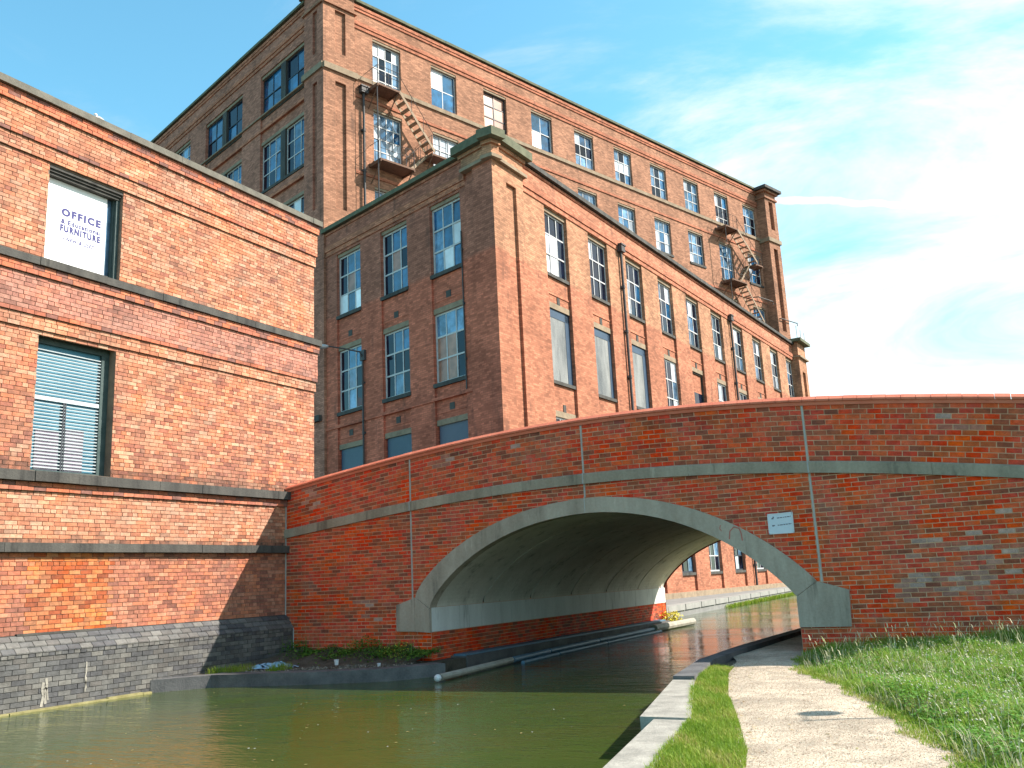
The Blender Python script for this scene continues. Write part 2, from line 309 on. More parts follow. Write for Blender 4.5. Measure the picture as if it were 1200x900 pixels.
def np_mesh(name, V, F, mats, attrs=None, mi=None, smooth=False):
    me = bpy.data.meshes.new(name); V = np.asarray(V, 'f'); F = np.asarray(F, 'i'); k = F.shape[1]
    me.vertices.add(len(V)); me.vertices.foreach_set('co', V.ravel()); me.loops.add(F.size); me.loops.foreach_set('vertex_index', F.ravel())
    me.polygons.add(len(F)); me.polygons.foreach_set('loop_start', np.arange(len(F), dtype='i') * k)
    for q in mats: me.materials.append(q)
    if mi is not None: me.polygons.foreach_set('material_index', np.asarray(mi, 'i'))
    me.polygons.foreach_set('use_smooth', np.full(len(F), smooth))
    for a, v in (attrs or {}).items():
        at = me.attributes.new(a, 'FLOAT', 'FACE'); at.data.foreach_set('value', np.asarray(v, 'f'))
    me.update(calc_edges=True); return me
# ------------------------------------------------------------------ bricks as geometry
def project(P):
    v = Vector(P) - CAM; z = -v.dot(Vector(BK))
    if z < .1: return None
    return 600 + FPX * v.dot(Vector(RT)) / z, 450 - FPX * v.dot(Vector(UP)) / z, z
_unit = {}
def unit_brick(mt):
    if mt.name not in _unit:
        b = MB(WORLD); b.box(-.5, .5, -.5, .5, -.5, .5); _unit[mt.name] = b.mesh('brick', [mt])
    return _unit[mt.name]
def lay_bricks(parent, sets, n_single):
    """sets: list of (frame, records); record = (uc, vc, len, h, wfront, slope, soot, matkey). Nearest ones become objects, the rest one mesh."""
    allr = []
    off = off_of(parent)
    for fr, recs in sets:
        fn = fr.n
        for r in recs:
            P = fr.p(r[0], r[1], r[4]); q = project(P); sc = 0
            if q and -10 < q[0] < 1210 and -10 < q[1] < 910: sc = r[2] * r[3] * abs((CAM - P).normalized().dot(fn)) / q[2] ** 2
            allr.append((sc, fr, r))
    allr.sort(key=lambda t: -t[0])
    for sc, fr, r in allr[:n_single]:
        mt = M[r[7]]; o = link('brick', unit_brick(mt), parent)
        R = fr.mat(r[0], r[1], r[4] - .025 + random.uniform(-.003, .003)); R.translation -= off
        R = R @ Matrix.Rotation(-r[5] + random.gauss(0, .004), 4, 'Y') @ Matrix.Rotation(random.gauss(0, .008), 4, 'Z') @ Matrix.Diagonal((r[2], .05, r[3], 1))
        o.matrix_local = R
        if r[6] > 0: o['soot'] = float(r[6])
    rest = allr[n_single:]
    if not rest: return
    keys = sorted({r[7] for _, _, r in rest}); n = len(rest)
    A = np.array([[*r[:7]] for _, _, r in rest]); D = np.array([[*fr.d] for _, fr, _ in rest]); NN = np.array([[*fr.n] for _, fr, _ in rest]); O = np.array([[*fr.o] for _, fr, _ in rest])
    u, v, l, h, w, s_, soot = A.T; w = w + rng.uniform(-.004, .004, n)
    V = np.empty((n, 8, 3))
    for i, (a, b, c) in enumerate([(-1, -1, 1), (1, -1, 1), (1, 1, 1), (-1, 1, 1), (-1, -1, 0), (1, -1, 0), (1, 1, 0), (-1, 1, 0)]):
        uu = u + a * l / 2 + rng.normal(0, .0016, n); vv = v + b * h / 2 + a * l / 2 * np.tan(s_) + rng.normal(0, .0016, n); ww = (w if c else w - .05) + rng.normal(0, .0012, n)
        V[:, i] = O + D * uu[:, None] + NN * ww[:, None]; V[:, i, 2] += vv
    F = (np.array([(0, 1, 2, 3), (4, 0, 3, 7), (1, 5, 6, 2), (3, 2, 6, 7), (4, 5, 1, 0)])[None] + (np.arange(n) * 8)[:, None, None]).reshape(-1, 4)
    me = np_mesh('brickwork', V.reshape(-1, 3) - np.array(off), F, [M[k] for k in keys], {'rnd': np.repeat(rng.random(n), 5), 'soot': np.repeat(soot, 5)}, np.repeat([keys.index(r[7]) for _, _, r in rest], 5))
    o = link('brickwork', me, parent); o['kind'] = 'stuff'; return o
def rows(u0, u1, v0, v1, w, key, holes=(), L=.232, ch=.078, hdr=4, gap=.010, sootf=None, skip=None):
    """rectangular courses between v0 and v1; every hdr-th course is headers; holes are rectangles left free"""
    n = max(1, round((v1 - v0) / ch)); h = (v1 - v0) / n; out = []
    for i in range(n):
        vb = v0 + i * h; vt = vb + h; vm = (vb + vt) / 2
        segs = [(u0, u1)]
        for a, b, c, d in holes:
            if c < vm < d: segs = [x for s in segs for x in ((s[0], min(s[1], a)), (max(s[0], b), s[1])) if x[1] - x[0] > .02]
        hd = hdr and i % hdr == hdr - 1; ln = L / 2 if hd else L; ph = (0 if i % 2 else .5) if not hd else .25
        for a, b in segs:
            k = math.floor(a / ln - ph)
            while (k + ph) * ln < b:
                x0, x1 = max(a, (k + ph) * ln), min(b, (k + ph + 1) * ln); k += 1
                if x1 - x0 < .03: continue
                if skip and skip(x0, x1, vb, vt): continue
                so = sootf((x0 + x1) / 2, vm) if sootf else 0
                kk = key((x0 + x1) / 2, vm, i) if callable(key) else key
                out.append(((x0 + x1) / 2, vm, x1 - x0 - gap, h - gap, w, 0, so, kk))
    return out
def stones(parent, name, fr, u0, u1, v0, v1, w0, w1, mat, ln=1.1, gap=.006, seed=1):
    rr = random.Random(seed); u = u0
    while u < u1 - .05:
        e = min(u1, u + ln * rr.uniform(.8, 1.2)); 
        if u1 - e < .3: e = u1
        b = MB(fr); j = rr.uniform(-.008, .008); k = rr.uniform(-.006, .006); n_ = 3; xs_ = [u + gap / 2 + (e - u - gap) * q / n_ for q in range(n_ + 1)]; b.box(u + gap / 2, e - gap / 2, v0 + k * .5, v1 + k, w0, w1 + j); part(name, b, mat, parent); u = e
# ------------------------------------------------------------------ brick office building standing in the water on the left
XL = -15.34; LBF = Fr((XL, 0), (0, 1)); Y0, Y1 = 4.0, 17.23
lb = thing('office_building', (XL, 12, -.35), "peach brick office building with dark stone bands rising straight from the water", 'building')
WLOW = (9.80, 11.43, 3.75, 6.29); WUP = (9.80, 11.43, 7.68, 9.64)
b = MB(LBF)
WH = [WLOW, WUP]
b.wall(Y0, Y1, -1.0, 10.8, -.012, WH, .26)
b.wf([(Y1, -1, -.012), (Y1, -1, -12), (Y1, 10.8, -12), (Y1, 10.8, -.012)]); b.wf([(Y0, 10.8, -.012), (Y1, 10.8, -.012), (Y1, 10.8, -12), (Y0, 10.8, -12)]); b.wf([(Y0, -1, -12), (Y0, -1, -.012), (Y0, 10.8, -.012), (Y0, 10.8, -12)])
b.wf([(Y1, -1, -12), (Y0, -1, -12), (Y0, 10.8, -12), (Y1, 10.8, -12)])
part('wall', b, M['mortar_old'], lb)
b = MB(LBF)       # stepped brick backing behind the corbelled courses
for (z0, z1, w) in ((3.38, 3.54, .05), (6.33, 6.58, .045), (6.58, 7.32, .085), (7.32, 7.51, .135), (9.67, 9.95, .045), (9.95, 10.55, .085), (10.55, 10.78, .135)): b.box(Y0, Y1 - .012 + w * .5, z0 + .004, z1 - .002, -.02, w - .012, 'B')
part('corbel_backing', b, M['mortar_old'], lb)
def lb_soot(u, v):
    s = 0
    for z, h, k in ((2.47, .10, .9), (3.73, .13, .8), (7.67, .06, .5)):
        if z <= v < z + h: s = k * random.uniform(.5, 1)
        elif z <= v < z + h * 2.2 and random.random() < .35: s = .45
    if .9 < v < 2.3 and random.random() < .16: s = .35
    if v > 3.7 and random.random() < .05: s = .4
    return s
def patch_edge(v, i): return (9.86 + (.11 if i % 2 else 0) - .05 * (v < 1.5), 11.52 + (.10 if i % 2 else 0))
def kLow(u, v, i): a, c = patch_edge(v, i); return 'orange' if a < u < c else 'lower'
R = []
R += rows(Y0, Y1 - .1, .90, 2.30, 0, kLow, sootf=lb_soot)
R += rows(Y0, Y1 - .1, 2.47, 3.38, 0, 'peach', sootf=lb_soot)
R += rows(Y0, Y1, 3.38, 3.54, .05, 'corbel', hdr=0)
R += rows(Y0, Y1, 3.73, 6.33, 0, lambda u, v, i: 'peach' if random.random() < .45 + .2 * (v > 5) else 'lower', [WLOW], sootf=lb_soot)
R += rows(Y0, Y1 + .02, 6.33, 6.58, .045, 'peach', hdr=2)
R += rows(Y0, Y1 + .04, 6.58, 7.32, .085, lambda u, v, i: 'corbel' if i == 0 else 'brown', sootf=lambda u, v: .4 if random.random() < .12 else 0)
R += rows(Y0, Y1 + .06, 7.32, 7.51, .135, 'corbel', hdr=0)
R += rows(Y0, Y1, 7.67, 9.67, 0, lambda u, v, i: 'peach' if random.random() < .93 else 'lower', [WUP], sootf=lb_soot)
R += rows(Y0, Y1 + .02, 9.67, 9.95, .045, 'peach', hdr=2)
R += rows(Y0, Y1 + .04, 9.95, 10.55, .085, lambda u, v, i: 'corbel' if i == 0 else 'peach')
R += rows(Y0, Y1 + .06, 10.55, 10.78, .135, 'corbel', hdr=0)
PLW = .25; YP = 16.235
RB = rows(Y0, YP, -.52, .53, PLW, 'blue', L=.245, ch=.088, hdr=0)
RB += [(u, v, l, h, w + .014, s, so, k) for (u, v, l, h, w, s, so, k) in rows(Y0, YP, .53, .595, PLW, 'blue', L=.122, ch=.065, hdr=0)]
lay_bricks(lb, [(LBF, R + RB)], 300)
b = MB(LBF); b.box(Y0, YP, -1.0, .535, 0, PLW - .012, 'B'); b.box(Y0, YP, .50, .9, -.02, .02, 'B')
for k in range(3): b.wf([(Y0, .585 + k * .098, PLW - .012 - k * .075), (YP, .585 + k * .098, PLW - .012 - k * .075), (YP, .585 + (k + 1) * .098, PLW - .02 - (k + 1) * .075), (Y0, .585 + (k + 1) * .098, PLW - .02 - (k + 1) * .075)])
part('plinth', b, M['mortar_blue'], lb)
# three sloping courses of splay bricks on top of the plinth (pieces too many to single out: one part)
b = MB(LBF)
for k in range(3):
    z0 = .598 + k * .098; w0 = PLW + .022 - k * .075; u = Y0 - .12 * (k % 2)
    while u < YP:
        e = min(u + .243, YP); j = random.uniform(-.003, .003); g = .005
        c0 = [(u + g, z0, w0 + j), (e - g, z0, w0 + j), (e - g, z0 + .022, w0 + j), (u + g, z0 + .022, w0 + j)]; b.wf(c0)
        t = [(u + g, z0 + .022, w0 + j), (e - g, z0 + .022, w0 + j), (e - g, z0 + .094 + j, w0 - .078), (u + g, z0 + .094 + j, w0 - .078)]; b.wf(t)
        for x in (u + g, e - g): b.wf([(x, z0, w0 + j), (x, z0 + .022, w0 + j), (x, z0 + .094, w0 - .078), (x, z0, w0 - .09)])
        u = e
o = MB(LBF)
u = Y0
while u < 12.3: e = min(u + random.uniform(.7, 1.1), 12.32); o.box(u + .004, e - .004, -.9, -.315 + random.uniform(-.012, .012), 0, PLW + .09 + random.uniform(-.012, .012), 'B'); u = e
part('footing', o, M['algae'], lb, label="yellowish algae covered footing at the waterline")
o = part('splay_brickwork', b, M['blue'], lb); o['kind'] = 'stuff'
at = o.data.attributes.new('rnd', 'FLOAT', 'FACE'); at.data.foreach_set('value', np.repeat(rng.random(len(o.data.polygons) // 4 + 1), 4)[:len(o.data.polygons)].astype('f'))
stones(lb, 'coping_stone', LBF, Y0, Y1 + .12, 10.785, 10.925, -.45, .20, M['stone_cop'], 1.55, seed=3)
stones(lb, 'band_stone', LBF, Y0, Y1 + .10, 7.515, 7.665, -.1, .19, M['stone_dark'], 1.2, seed=4)
stones(lb, 'band_stone', LBF, Y0, Y1, 3.545, 3.725, -.1, .15, M['stone_dark'], .95, seed=5)
stones(lb, 'band_stone', LBF, Y0, Y1, 2.305, 2.465, -.1, .13, M['stone_dark'], 1.3, seed=6)
b = MB(LBF); b.box(9.72, 11.68, .885, .925, -.05, .06); part('sill', b, M['stone_dark'], lb, label="thin dark sill under the orange brick infill")
# office window with blinds
u0, u1, v0, v1 = WLOW
w = MB(LBF); fw = -.19
for a in ((u0, u0 + .04, v0, v1), (u1 - .17, u1, v0, v1), (u0 + .04, u1 - .17, v1 - .13, v1), (u0 + .04, u1 - .17, v0, v0 + .05)): w.box(*a, fw - .07, fw)
wo = part('window', w, M['frame_teal'], lb, label="tall office window with a lowered slatted blind")
w = MB(LBF); w.box(u0 + .04, u1 - .17, 5.10, 5.17, fw - .05, fw - .012); part('rail', w, M['slat'], wo)
w = MB(LBF); w.box(10.50, 10.53, v0 + .05, 5.10, fw - .05, fw - .01); w.box(10.545, 10.565, v0 + .05, 5.10, fw - .05, fw - .01); part('mullion', w, M['bar_dk'], wo)
w = MB(LBF); w.wf([(u0, v0, -.255), (u1, v0, -.255), (u1, v1, -.255), (u0, v1, -.255)]); part('window_back', w, M['room'], wo)
w = MB(LBF); w.box(10.0, 10.47, v0 + .06, 4.55, -.25, -.235); w.box(10.6, 10.98, v0 + .06, 4.62, -.25, -.235); part('stored_goods', w, M['room_pink'], wo)
n = 36; sm = None
for k in range(n):
    z = v0 + .09 + k * (v1 - v0 - .28) / n
    if sm is None:
        s_ = MB(WORLD); s_.box(0, u1 - u0 - .22, 0, .020, -.012, .004); sm = s_.mesh('slat', [M['slat']])
    q = link('slat', sm, wo); q.matrix_local = Matrix.Translation(-off_of(wo)) @ LBF.mat(u0 + .045, z, fw - .020) @ Matrix.Rotation(random.gauss(0, .0015), 4, 'Y') @ Matrix.Rotation(.25, 4, 'X')
# glazed opening with the painted board
u0, u1, v0, v1 = WUP
w = MB(LBF)
for i, (h, e) in enumerate(((.055, .0), (.05, -.035), (.05, -.07))): w.box(u0 - .02 * (i == 0), u1, v1 - .055 * i - h, v1 - .055 * i, -.24, -.01 + e)
wl = part('lintel', w, M['stone_dark'], lb, label="dark grooved timber head over the sign")
w = MB(LBF)
for a in ((u1 - .075, u1, v0, v1 - .16), (u0, u1 - .075, v0, v0 + .03)): w.box(*a, -.25, -.10)
w.box(u1 - .10, u1 - .075, v0, v1 - .16, -.24, -.16)
wf_ = part('window', w, M['frame_teal'], lb, label="upper window mostly closed off by the white sign board")
w = MB(LBF); w.wf([(u0, v0, -.245), (u1, v0, -.245), (u1, v1, -.245), (u0, v1, -.245)]); part('pane', w, M['g_mid'], wf_)
sg = thing('sign_board', LBF.p(10.5, v0, -.2), "white sign board reading OFFICE & Educational FURNITURE filling the upper window", 'sign')
w = MB(LBF); w.box(u0 + .005, 11.21, v0 + .03, v1 - .165, -.225, -.2); part('board', w, M['sign'], sg)
def lettering(body, fr, ua, ub, va, vb, w, mt, parent, bold=0, shear=0):
    cu = bpy.data.curves.new('lettering', 'FONT'); cu.body = body; cu.size = 1; cu.offset = bold; cu.shear = shear; cu.extrude = .001; cu.resolution_u = 3; cu.space_character = 1.0 + bold * 4.5
    o = bpy.data.objects.new('tmp', cu); COL.objects.link(o); bpy.context.view_layer.update()
    me = bpy.data.meshes.new_from_object(o.evaluated_get(bpy.context.evaluated_depsgraph_get())); bpy.data.objects.remove(o); bpy.data.curves.remove(cu)
    co = np.empty(len(me.vertices) * 3, 'f'); me.vertices.foreach_get('co', co); co = co.reshape(-1, 3); lo, hi = co.min(0), co.max(0); f = off_of(parent)
    for v, q in zip(me.vertices, co):
        v.co = fr.p(ua + (q[0] - lo[0]) / (hi[0] - lo[0]) * (ub - ua), va + (q[1] - lo[1]) / (hi[1] - lo[1]) * (vb - va), w + q[2] - lo[2]) - f
    me.materials.clear(); me.materials.append(mt); me.name = 'lettering'; return link('lettering', me, parent)
lettering('OFFICE', LBF, 10.22, 11.09, 8.79, 8.955, -.199, M['ink'], sg, .06)
lettering('& Educational', LBF, 10.22, 11.09, 8.63, 8.73, -.199, M['ink'], sg, .045)
lettering('FURNITURE', LBF, 10.21, 11.09, 8.465, 8.61, -.199, M['ink'], sg, .06)
lettering('\u2022 NEW & USED \u2022', LBF, 10.28, 11.05, 8.295, 8.38, -.199, M['ink'], sg, .03, .25)
w = MB(LBF)
for ua, ub, z in ((10.02, 10.60, 8.0), (10.70, 10.97, 8.13)):
    u = ua
    while u < ub:
        e = u + random.uniform(.015, .05); w.box(u, min(e, ub), z, z + random.uniform(.008, .014), -.2, -.1985); u = e + .008
part('small_print', w, M['ink_grey'], sg)
# gull on the coping
gl = thing('gull', LBF.p(10.72, 10.925, .08), "small white gull perched on the grey coping of the office building", 'bird')
w = MB(WORLD); c = LBF.p(10.72, 10.925 + .053, .08); G_ = .56
def blob(mb, c, r, n=10, mrows=7, ax=(1, 0, 0)):
    c = Vector(c); q = Vector(ax).to_track_quat('X', 'Z')
    R_ = [[c + q @ Vector((r[0] * math.cos(t), r[1] * math.sin(t) * math.cos(k * 2 * math.pi / n), r[2] * math.sin(t) * math.sin(k * 2 * math.pi / n))) for k in range(n)] for t in np.linspace(.02, math.pi - .02, mrows)]
    for A, B in zip(R_, R_[1:]):
        for k in range(n): mb.face([A[k], B[k], B[(k + 1) % n], A[(k + 1) % n]], smooth=True)
blob(w, c, (.17, .075, .08), ax=(.1, -1, .22)); blob(w, c + Vector((.015, -.14, .10)), (.055, .048, .05), ax=(0, -1, 0)); w.tube([c + Vector((.012, -.10, .03)), c + Vector((.015, -.135, .09))], .05, 8, r2=.042)
part('body', w, M['feather'], gl)
w = MB(WORLD); blob(w, c + Vector((.045, .06, .015)), (.17, .03, .06), ax=(.1, -1, .15)); blob(w, c + Vector((-.06, .06, .015)), (.17, .03, .06), ax=(.1, -1, .15)); w.tube([c + Vector((.0, .12, -.02)), c + Vector((0, .25, -.05))], .05, 8, r2=.015); part('wings', w, M['feather_grey'], gl)
w = MB(WORLD); w.tube([c + Vector((.015, -.18, .10)), c + Vector((.015, -.235, .088))], .014, 6, r2=.004); part('beak', w, M['beak'], gl)
for sx in (-.03, .03):
    w = MB(WORLD); w.tube([c + Vector((sx, 0, -.05)), c + Vector((sx, -.01, -.095))], .007, 5); part('leg', w, M['beak'], gl)
for o in gl.children:
    base = LBF.p(10.72, 10.978, .08) - gl.location
    for v in o.data.vertices: v.co = base + (v.co - base) * .56
# ------------------------------------------------------------------ canal bridge
YB = 16.24; BF = Fr((0, YB), (1, 0)); UL0, UR0 = -15.335, 6.5
br = thing('canal_bridge', (-7.45, YB, 0), "red brick humpback canal bridge with a grey concrete arch over water and towpath", 'bridge')
_st = np.polyfit([-15.34, -13.65, -11.73, -9.97, -8.35, -7.59, -6.33, -5.48, -4.67, -3.91, -3.25, -2.48, -1.17, .03, 2.5, 6.5], [2.87, 3.0, 3.19, 3.34, 3.42, 3.43, 3.42, 3.38, 3.33, 3.26, 3.19, 3.11, 2.95, 2.80, 2.46, 1.9], 4)
_ct = np.polyfit([-15.34, -14.54, -13.64, -12.41, -11.7, -10.57, -9.5, -8.48, -7.51, -6.23, -5.38, -4.56, -3.78, -3.19, -2.34, -1.66, -1.02, .2, 2.5, 6.5], [3.88, 3.98, 4.09, 4.22, 4.31, 4.40, 4.47, 4.51, 4.55, 4.56, 4.53, 4.49, 4.42, 4.36, 4.24, 4.15, 4.07, 3.92, 3.62, 3.05], 4)
zst = lambda u: float(np.polyval(_st, u)); zsb = lambda u: zst(u) - .205
zct = lambda u: float(np.polyval(_ct, u)); zcb = lambda u: zct(u) - .155
JO = (-11.71, -7.52, -3.22); XA, XB, XC = -11.25, -3.66, -7.455; AH = 3.795; SPZ = .93; RISE = 1.71; RC = (AH ** 2 + RISE ** 2) / (2 * RISE)
def intr(u):
    x = min(abs(u - XC), AH); ci = math.sqrt(RC * RC - x * x) - (RC - RISE); el = RISE * math.sqrt(max(0, 1 - (x / AH) ** 2)); k = .36 if u < XC else .06
    k *= min(1, x / 1.2); return SPZ + ci * (1 - k) + el * k
TH = [i / 40 for i in range(41)]
def curve(offs):
    pts = []
    for t in TH:
        u = XC - AH * math.cos(t * math.pi); u = min(max(u, XA + 1e-4), XB - 1e-4); pts.append((u, intr(u)))
    out = []
    for i, (u, z) in enumerate(pts):
        rx, rz = u - XC, z + 1.6; l = math.hypot(rx, rz); d = offs(abs(u - XC) / AH); out.append((u + rx / l * d, z + rz / l * d))
    return out
INN = curve(lambda s: 0); OUT = curve(lambda s: .29 + .14 * s * s); LIN = curve(lambda s: .035)
ox = [p[0] for p in OUT]; oz = [p[1] for p in OUT]
zout = lambda u: float(np.interp(u, ox, oz))
b = MB(BF)       # mortar backing of the front face
us = sorted(set([UL0, UR0, XA, XB] + list(np.arange(-15.2, 6.5, .17))))
for a, c in zip(us, us[1:]):
    inside = XA - .001 <= a and c <= XB + .001
    ba, bc = ((intr(max(a, XA + 1e-4)) + .12, intr(min(c, XB - 1e-4)) + .12) if inside else (-.5, -.5))
    b.wf([(a, ba, -.007), (c, bc, -.007), (c, zcb(c) + .05, -.007), (a, zcb(a) + .05, -.007)])
part('wall', b, M['mortar_bridge'], br)
def in_arch(x0, x1, vb, vt):
    for x in (x0, (x0 + x1) / 2, x1):
        if XA < x < XB and vb < intr(x) + .06: return True
        if XA - .55 < x < XB + .55 and .44 < vb < 1.13 and (x < XA - .0 and x > -12.09 or x > XB and x < -2.85) and .47 < vb and vt < 1.0: return True
    return vb > min(zsb(x0), zsb(x1)) + .10
WR = []
BLOOM = ((-14.55, 3.55, .28, .55, .6), (-10.85, 3.98, .22, .2, .55), (-9.1, 4.2, .25, .14, .4), (-.7, 1.45, 1.3, .55, .38), (-1.6, 1.0, .6, .3, .35), (-1.0, 3.55, .9, .14, .25), (-13.2, 1.1, .7, .12, .3), (-12.9, .75, .4, .1, .3))
def bkey(u, v, i=0):
    for cu, cv, ru, rv, pr in BLOOM:
        d = ((u - cu) / ru) ** 2 + ((v - cv) / rv) ** 2
        if d < 1.6 and random.random() < pr * max(.2, 1.3 - d): return 'bloom'
    return 'bred'
ends = [UL0] + list(JO) + [UR0]
WR += rows(UL0 + .02, UR0, -.15, 1.082, 0, bkey, [(XA, XB, -1, .95)], L=.232, ch=.077, hdr=0, gap=.0135, skip=in_arch)
for a, c in zip(ends, ends[1:]): WR += rows(a + .02, c - .02, 1.082, 3.55, 0, bkey, [(XA, XB, -1, .95)], L=.232, ch=.077, hdr=0, gap=.0135, skip=in_arch)
NC = 11
for a, c in zip(ends, ends[1:]):
    for i in range(NC):
        u = a + .02 - (.116 if i % 2 else 0)
        while u < c - .02:
            x0, x1 = max(u, a + .02), min(u + .232, c - .02); u += .232
            if x1 - x0 < .04: continue
            um = (x0 + x1) / 2; f = (i + .5) / NC; zz = lambda q: zst(q) + (zcb(q) - zst(q)) * f; h = (zcb(um) - zst(um)) / NC
            so = (.55 if random.random() < .5 else .25) if (-6.3 < um < -4.2 and 3 < i < 10 and random.random() < .35) or (i > NC - 3 and random.random() < .16) else 0
            WR.append((um, zz(um), x1 - x0 - .0135, h - .0135, 0, math.atan((zz(x1) - zz(x0)) / (x1 - x0)), so, bkey(um, zz(um))))
lay_bricks(br, [(BF, WR)], 300)
def sweep(mb, us, prof):   # profile of (v,w) functions swept along u
    for a, c in zip(us, us[1:]):
        A = [(a, *p(a)) for p in prof]; B = [(c, *p(c)) for p in prof]
        for i in range(len(prof)): j = (i + 1) % len(prof); mb.wf([A[i], B[i], B[j], A[j]])
    mb.wf([(us[0], *p(us[0])) for p in prof][::-1]); mb.wf([(us[-1], *p(us[-1])) for p in prof])
cuts = list(np.linspace(UL0, JO[0], 3)) + list(np.linspace(JO[0], JO[1], 3))[1:] + list(np.linspace(JO[1], JO[2], 3))[1:] + list(np.linspace(JO[2], UR0, 6))[1:]
for a, c in zip(cuts, cuts[1:]):
    jn = [x for x in (a, c) if min(abs(x - q) for q in JO) < .01]; ga = .014 if a in JO or any(abs(a - q) < .01 for q in JO) else .002; gc = .014 if any(abs(c - q) < .01 for q in JO) else .002
    b = MB(BF); sweep(b, list(np.linspace(a + ga, c - gc, 8)), [lambda u: (zsb(u), .055), lambda u: (zst(u) - .02, .055), lambda u: (zst(u), .03), lambda u: (zst(u), -.1), lambda u: (zsb(u), -.1)]); part('string_course', b, M['concrete_dk'], br)
u = UL0
while u < UR0 - .02:      # coping bricks one by one
    e = min(u + .229, UR0); j = random.uniform(-.003, .003); b = MB(BF); g = .0035
    sweep(b, [u + g, e - g], [lambda q: (zcb(q) + .055, .05 + j), lambda q: (zcb(q) + .090, .05 + j), lambda q: (zct(q) + j, -.045), lambda q: (zct(q) + j, -.30), lambda q: (zcb(q) + .055, -.38)])
    part('coping_brick', b, M['terracotta'], br); u = e
b = MB(BF); sweep(b, list(np.linspace(UL0, UR0, 60)), [lambda u: (zcb(u) - .012, .022), lambda u: (zcb(u) + .054, .022), lambda u: (zcb(u) + .054, -.33), lambda u: (zcb(u) - .012, -.33)]); part('coping_bed', b, M['terracotta'], br)
b = MB(BF)
for i in range(len(us) - 1):
    a, c = us[i], us[i + 1]; b.wf([(c, zst(c) - .5, -.33), (a, zst(a) - .5, -.33), (a, zcb(a), -.33), (c, zcb(c), -.33)])
part('parapet_back', b, M['far_bridge'], br)
# concrete arch ring in two halves, skewback blocks, lining panels, springers
def ring(i0, i1, g0, g1):
    b = MB(BF); idx = range(i0, i1 + 1); I = [INN[i] for i in idx]; O_ = [OUT[i] for i in idx]
    sh = lambda P, d: [(x + (d if k == 0 else 0), z) for k, (x, z) in enumerate(P)]
    for k in range(len(I) - 1):
        b.wf([(*I[k], .045), (*I[k + 1], .045), (*O_[k + 1], .045), (*O_[k], .045)])
        b.wf([(*I[k + 1], .045), (*I[k], .045), (*I[k], -.22), (*I[k + 1], -.22)], True); b.wf([(*O_[k], .045), (*O_[k + 1], .045), (*O_[k + 1], -.1), (*O_[k], -.1)], True); b.wf([(*I[k + 1], -.22), (*I[k], -.22), (*O_[k], -.22), (*O_[k + 1], -.22)])
    for k in (0, -1): b.wf([(*I[k], .045), (*O_[k], .045), (*O_[k], -.22), (*I[k], -.22)])
    part('arch_ring', b, M['concrete'], br)
ring(0, 20, 0, 0); ring(20, 40, 0, 0)
b = MB(BF); b.box(JO[1] - .006, JO[1] + .008, intr(JO[1]) + .01, zout(JO[1]) + .02, .03, .049); part('movement_joint', b, M['joint'], br)
def plate(poly, w0, w1, name, mt, label=None):
    b = MB(BF); b.wf([(*p, w1) for p in poly])
    for i in range(len(poly)): p, q = poly[i], poly[(i + 1) % len(poly)]; b.wf([(*q, w1), (*p, w1), (*p, w0), (*q, w0)])
    return part(name, b, mt, br, label=label)
o0, i0, o1, i1 = OUT[0], INN[0], OUT[40], INN[40]
plate([(-12.11, .48), (-11.625, .465), (-11.625, o0[1] - .01), (-12.11, 1.02)], -.1, .06, 'skewback_block', M['concrete'])
plate([(-11.618, .465), (XA - .002, .44), (XA - .002, SPZ - .008), (o0[0] + .004, o0[1] - .008), (-11.618, o0[1] - .012)], -.1, .058, 'skewback_block', M['concrete'])
plate([(XB + .002, .42), (-2.82, .42), (-2.79, 1.01), (-3.20, 1.14), (o1[0] + .002, o1[1] - .008), (XB + .002, SPZ - .008)], -.1, .06, 'skewback_block', M['concrete'])
YJ = [YB + .235, 18.41, 20.7, 23.05, 25.43, 27.94, 30.30]
for a, c in zip(YJ, YJ[1:]):
    b = MB(BF); w0, w1 = -(a - YB) - .032, -(c - YB) + .032
    for k in range(40): b.wf([(*LIN[k + 1], w0), (*LIN[k], w0), (*LIN[k], w1), (*LIN[k + 1], w1)], True)
    for ww in (w0, w1):
        for k in range(40): b.wf([(*LIN[k], ww), (*LIN[k + 1], ww), (LIN[k + 1][0], LIN[k + 1][1] + .06, ww), (LIN[k][0], LIN[k][1] + .06, ww)])
    part('lining_panel', b, M['soffit'], br)
b = MB(BF); BK2 = curve(lambda s: .075)
for k in range(40): b.wf([(*BK2[k + 1], -.2), (*BK2[k], -.2), (*BK2[k], -14.1), (*BK2[k + 1], -14.1)])
part('lining_backing', b, M['mortar_blue'], br)
LA = Fr((XA - .01, 0), (0, 1)); RA = Fr((XB + .01, 0), (0, -1))
for fr, sg_ in ((LA, 1), (RA, -1)):
    cu_ = [YB + .02, 17.35, 19.65, 22.0, 24.35, 26.7, 29.1, 30.3]
    for a, c in zip(cu_, cu_[1:]):
        b = MB(fr); b.box(*sorted((sg_ * (a + .008), sg_ * (c - .008))), .45, .945, -.4, .012); part('springer_block', b, M['springer'], br)
    b = MB(fr); ua, ub = sorted((sg_ * (YB + .02), sg_ * 30.3)); b.box(ua, ub, -1, .46, -.5, -.012); b.box(ua, ub, .46, .95, -.6, -.02); part('abutment_wall', b, M['mortar_orange'] if False else M['mortar_bridge'], br)
lay_bricks(br, [(LA, rows(YB + .005, 30.28, -.62, .44, 0, 'bred', ch=.077, hdr=0, gap=.011)), (RA, rows(-30.28, -YB - .005, -.15, .44, 0, 'bred', ch=.077, hdr=0, gap=.011))], 0)
b = MB(LA); b.box(16.95, 29.4, -1, -.10, 0, .42); part('footing', b, M['kerb_dk'], br)
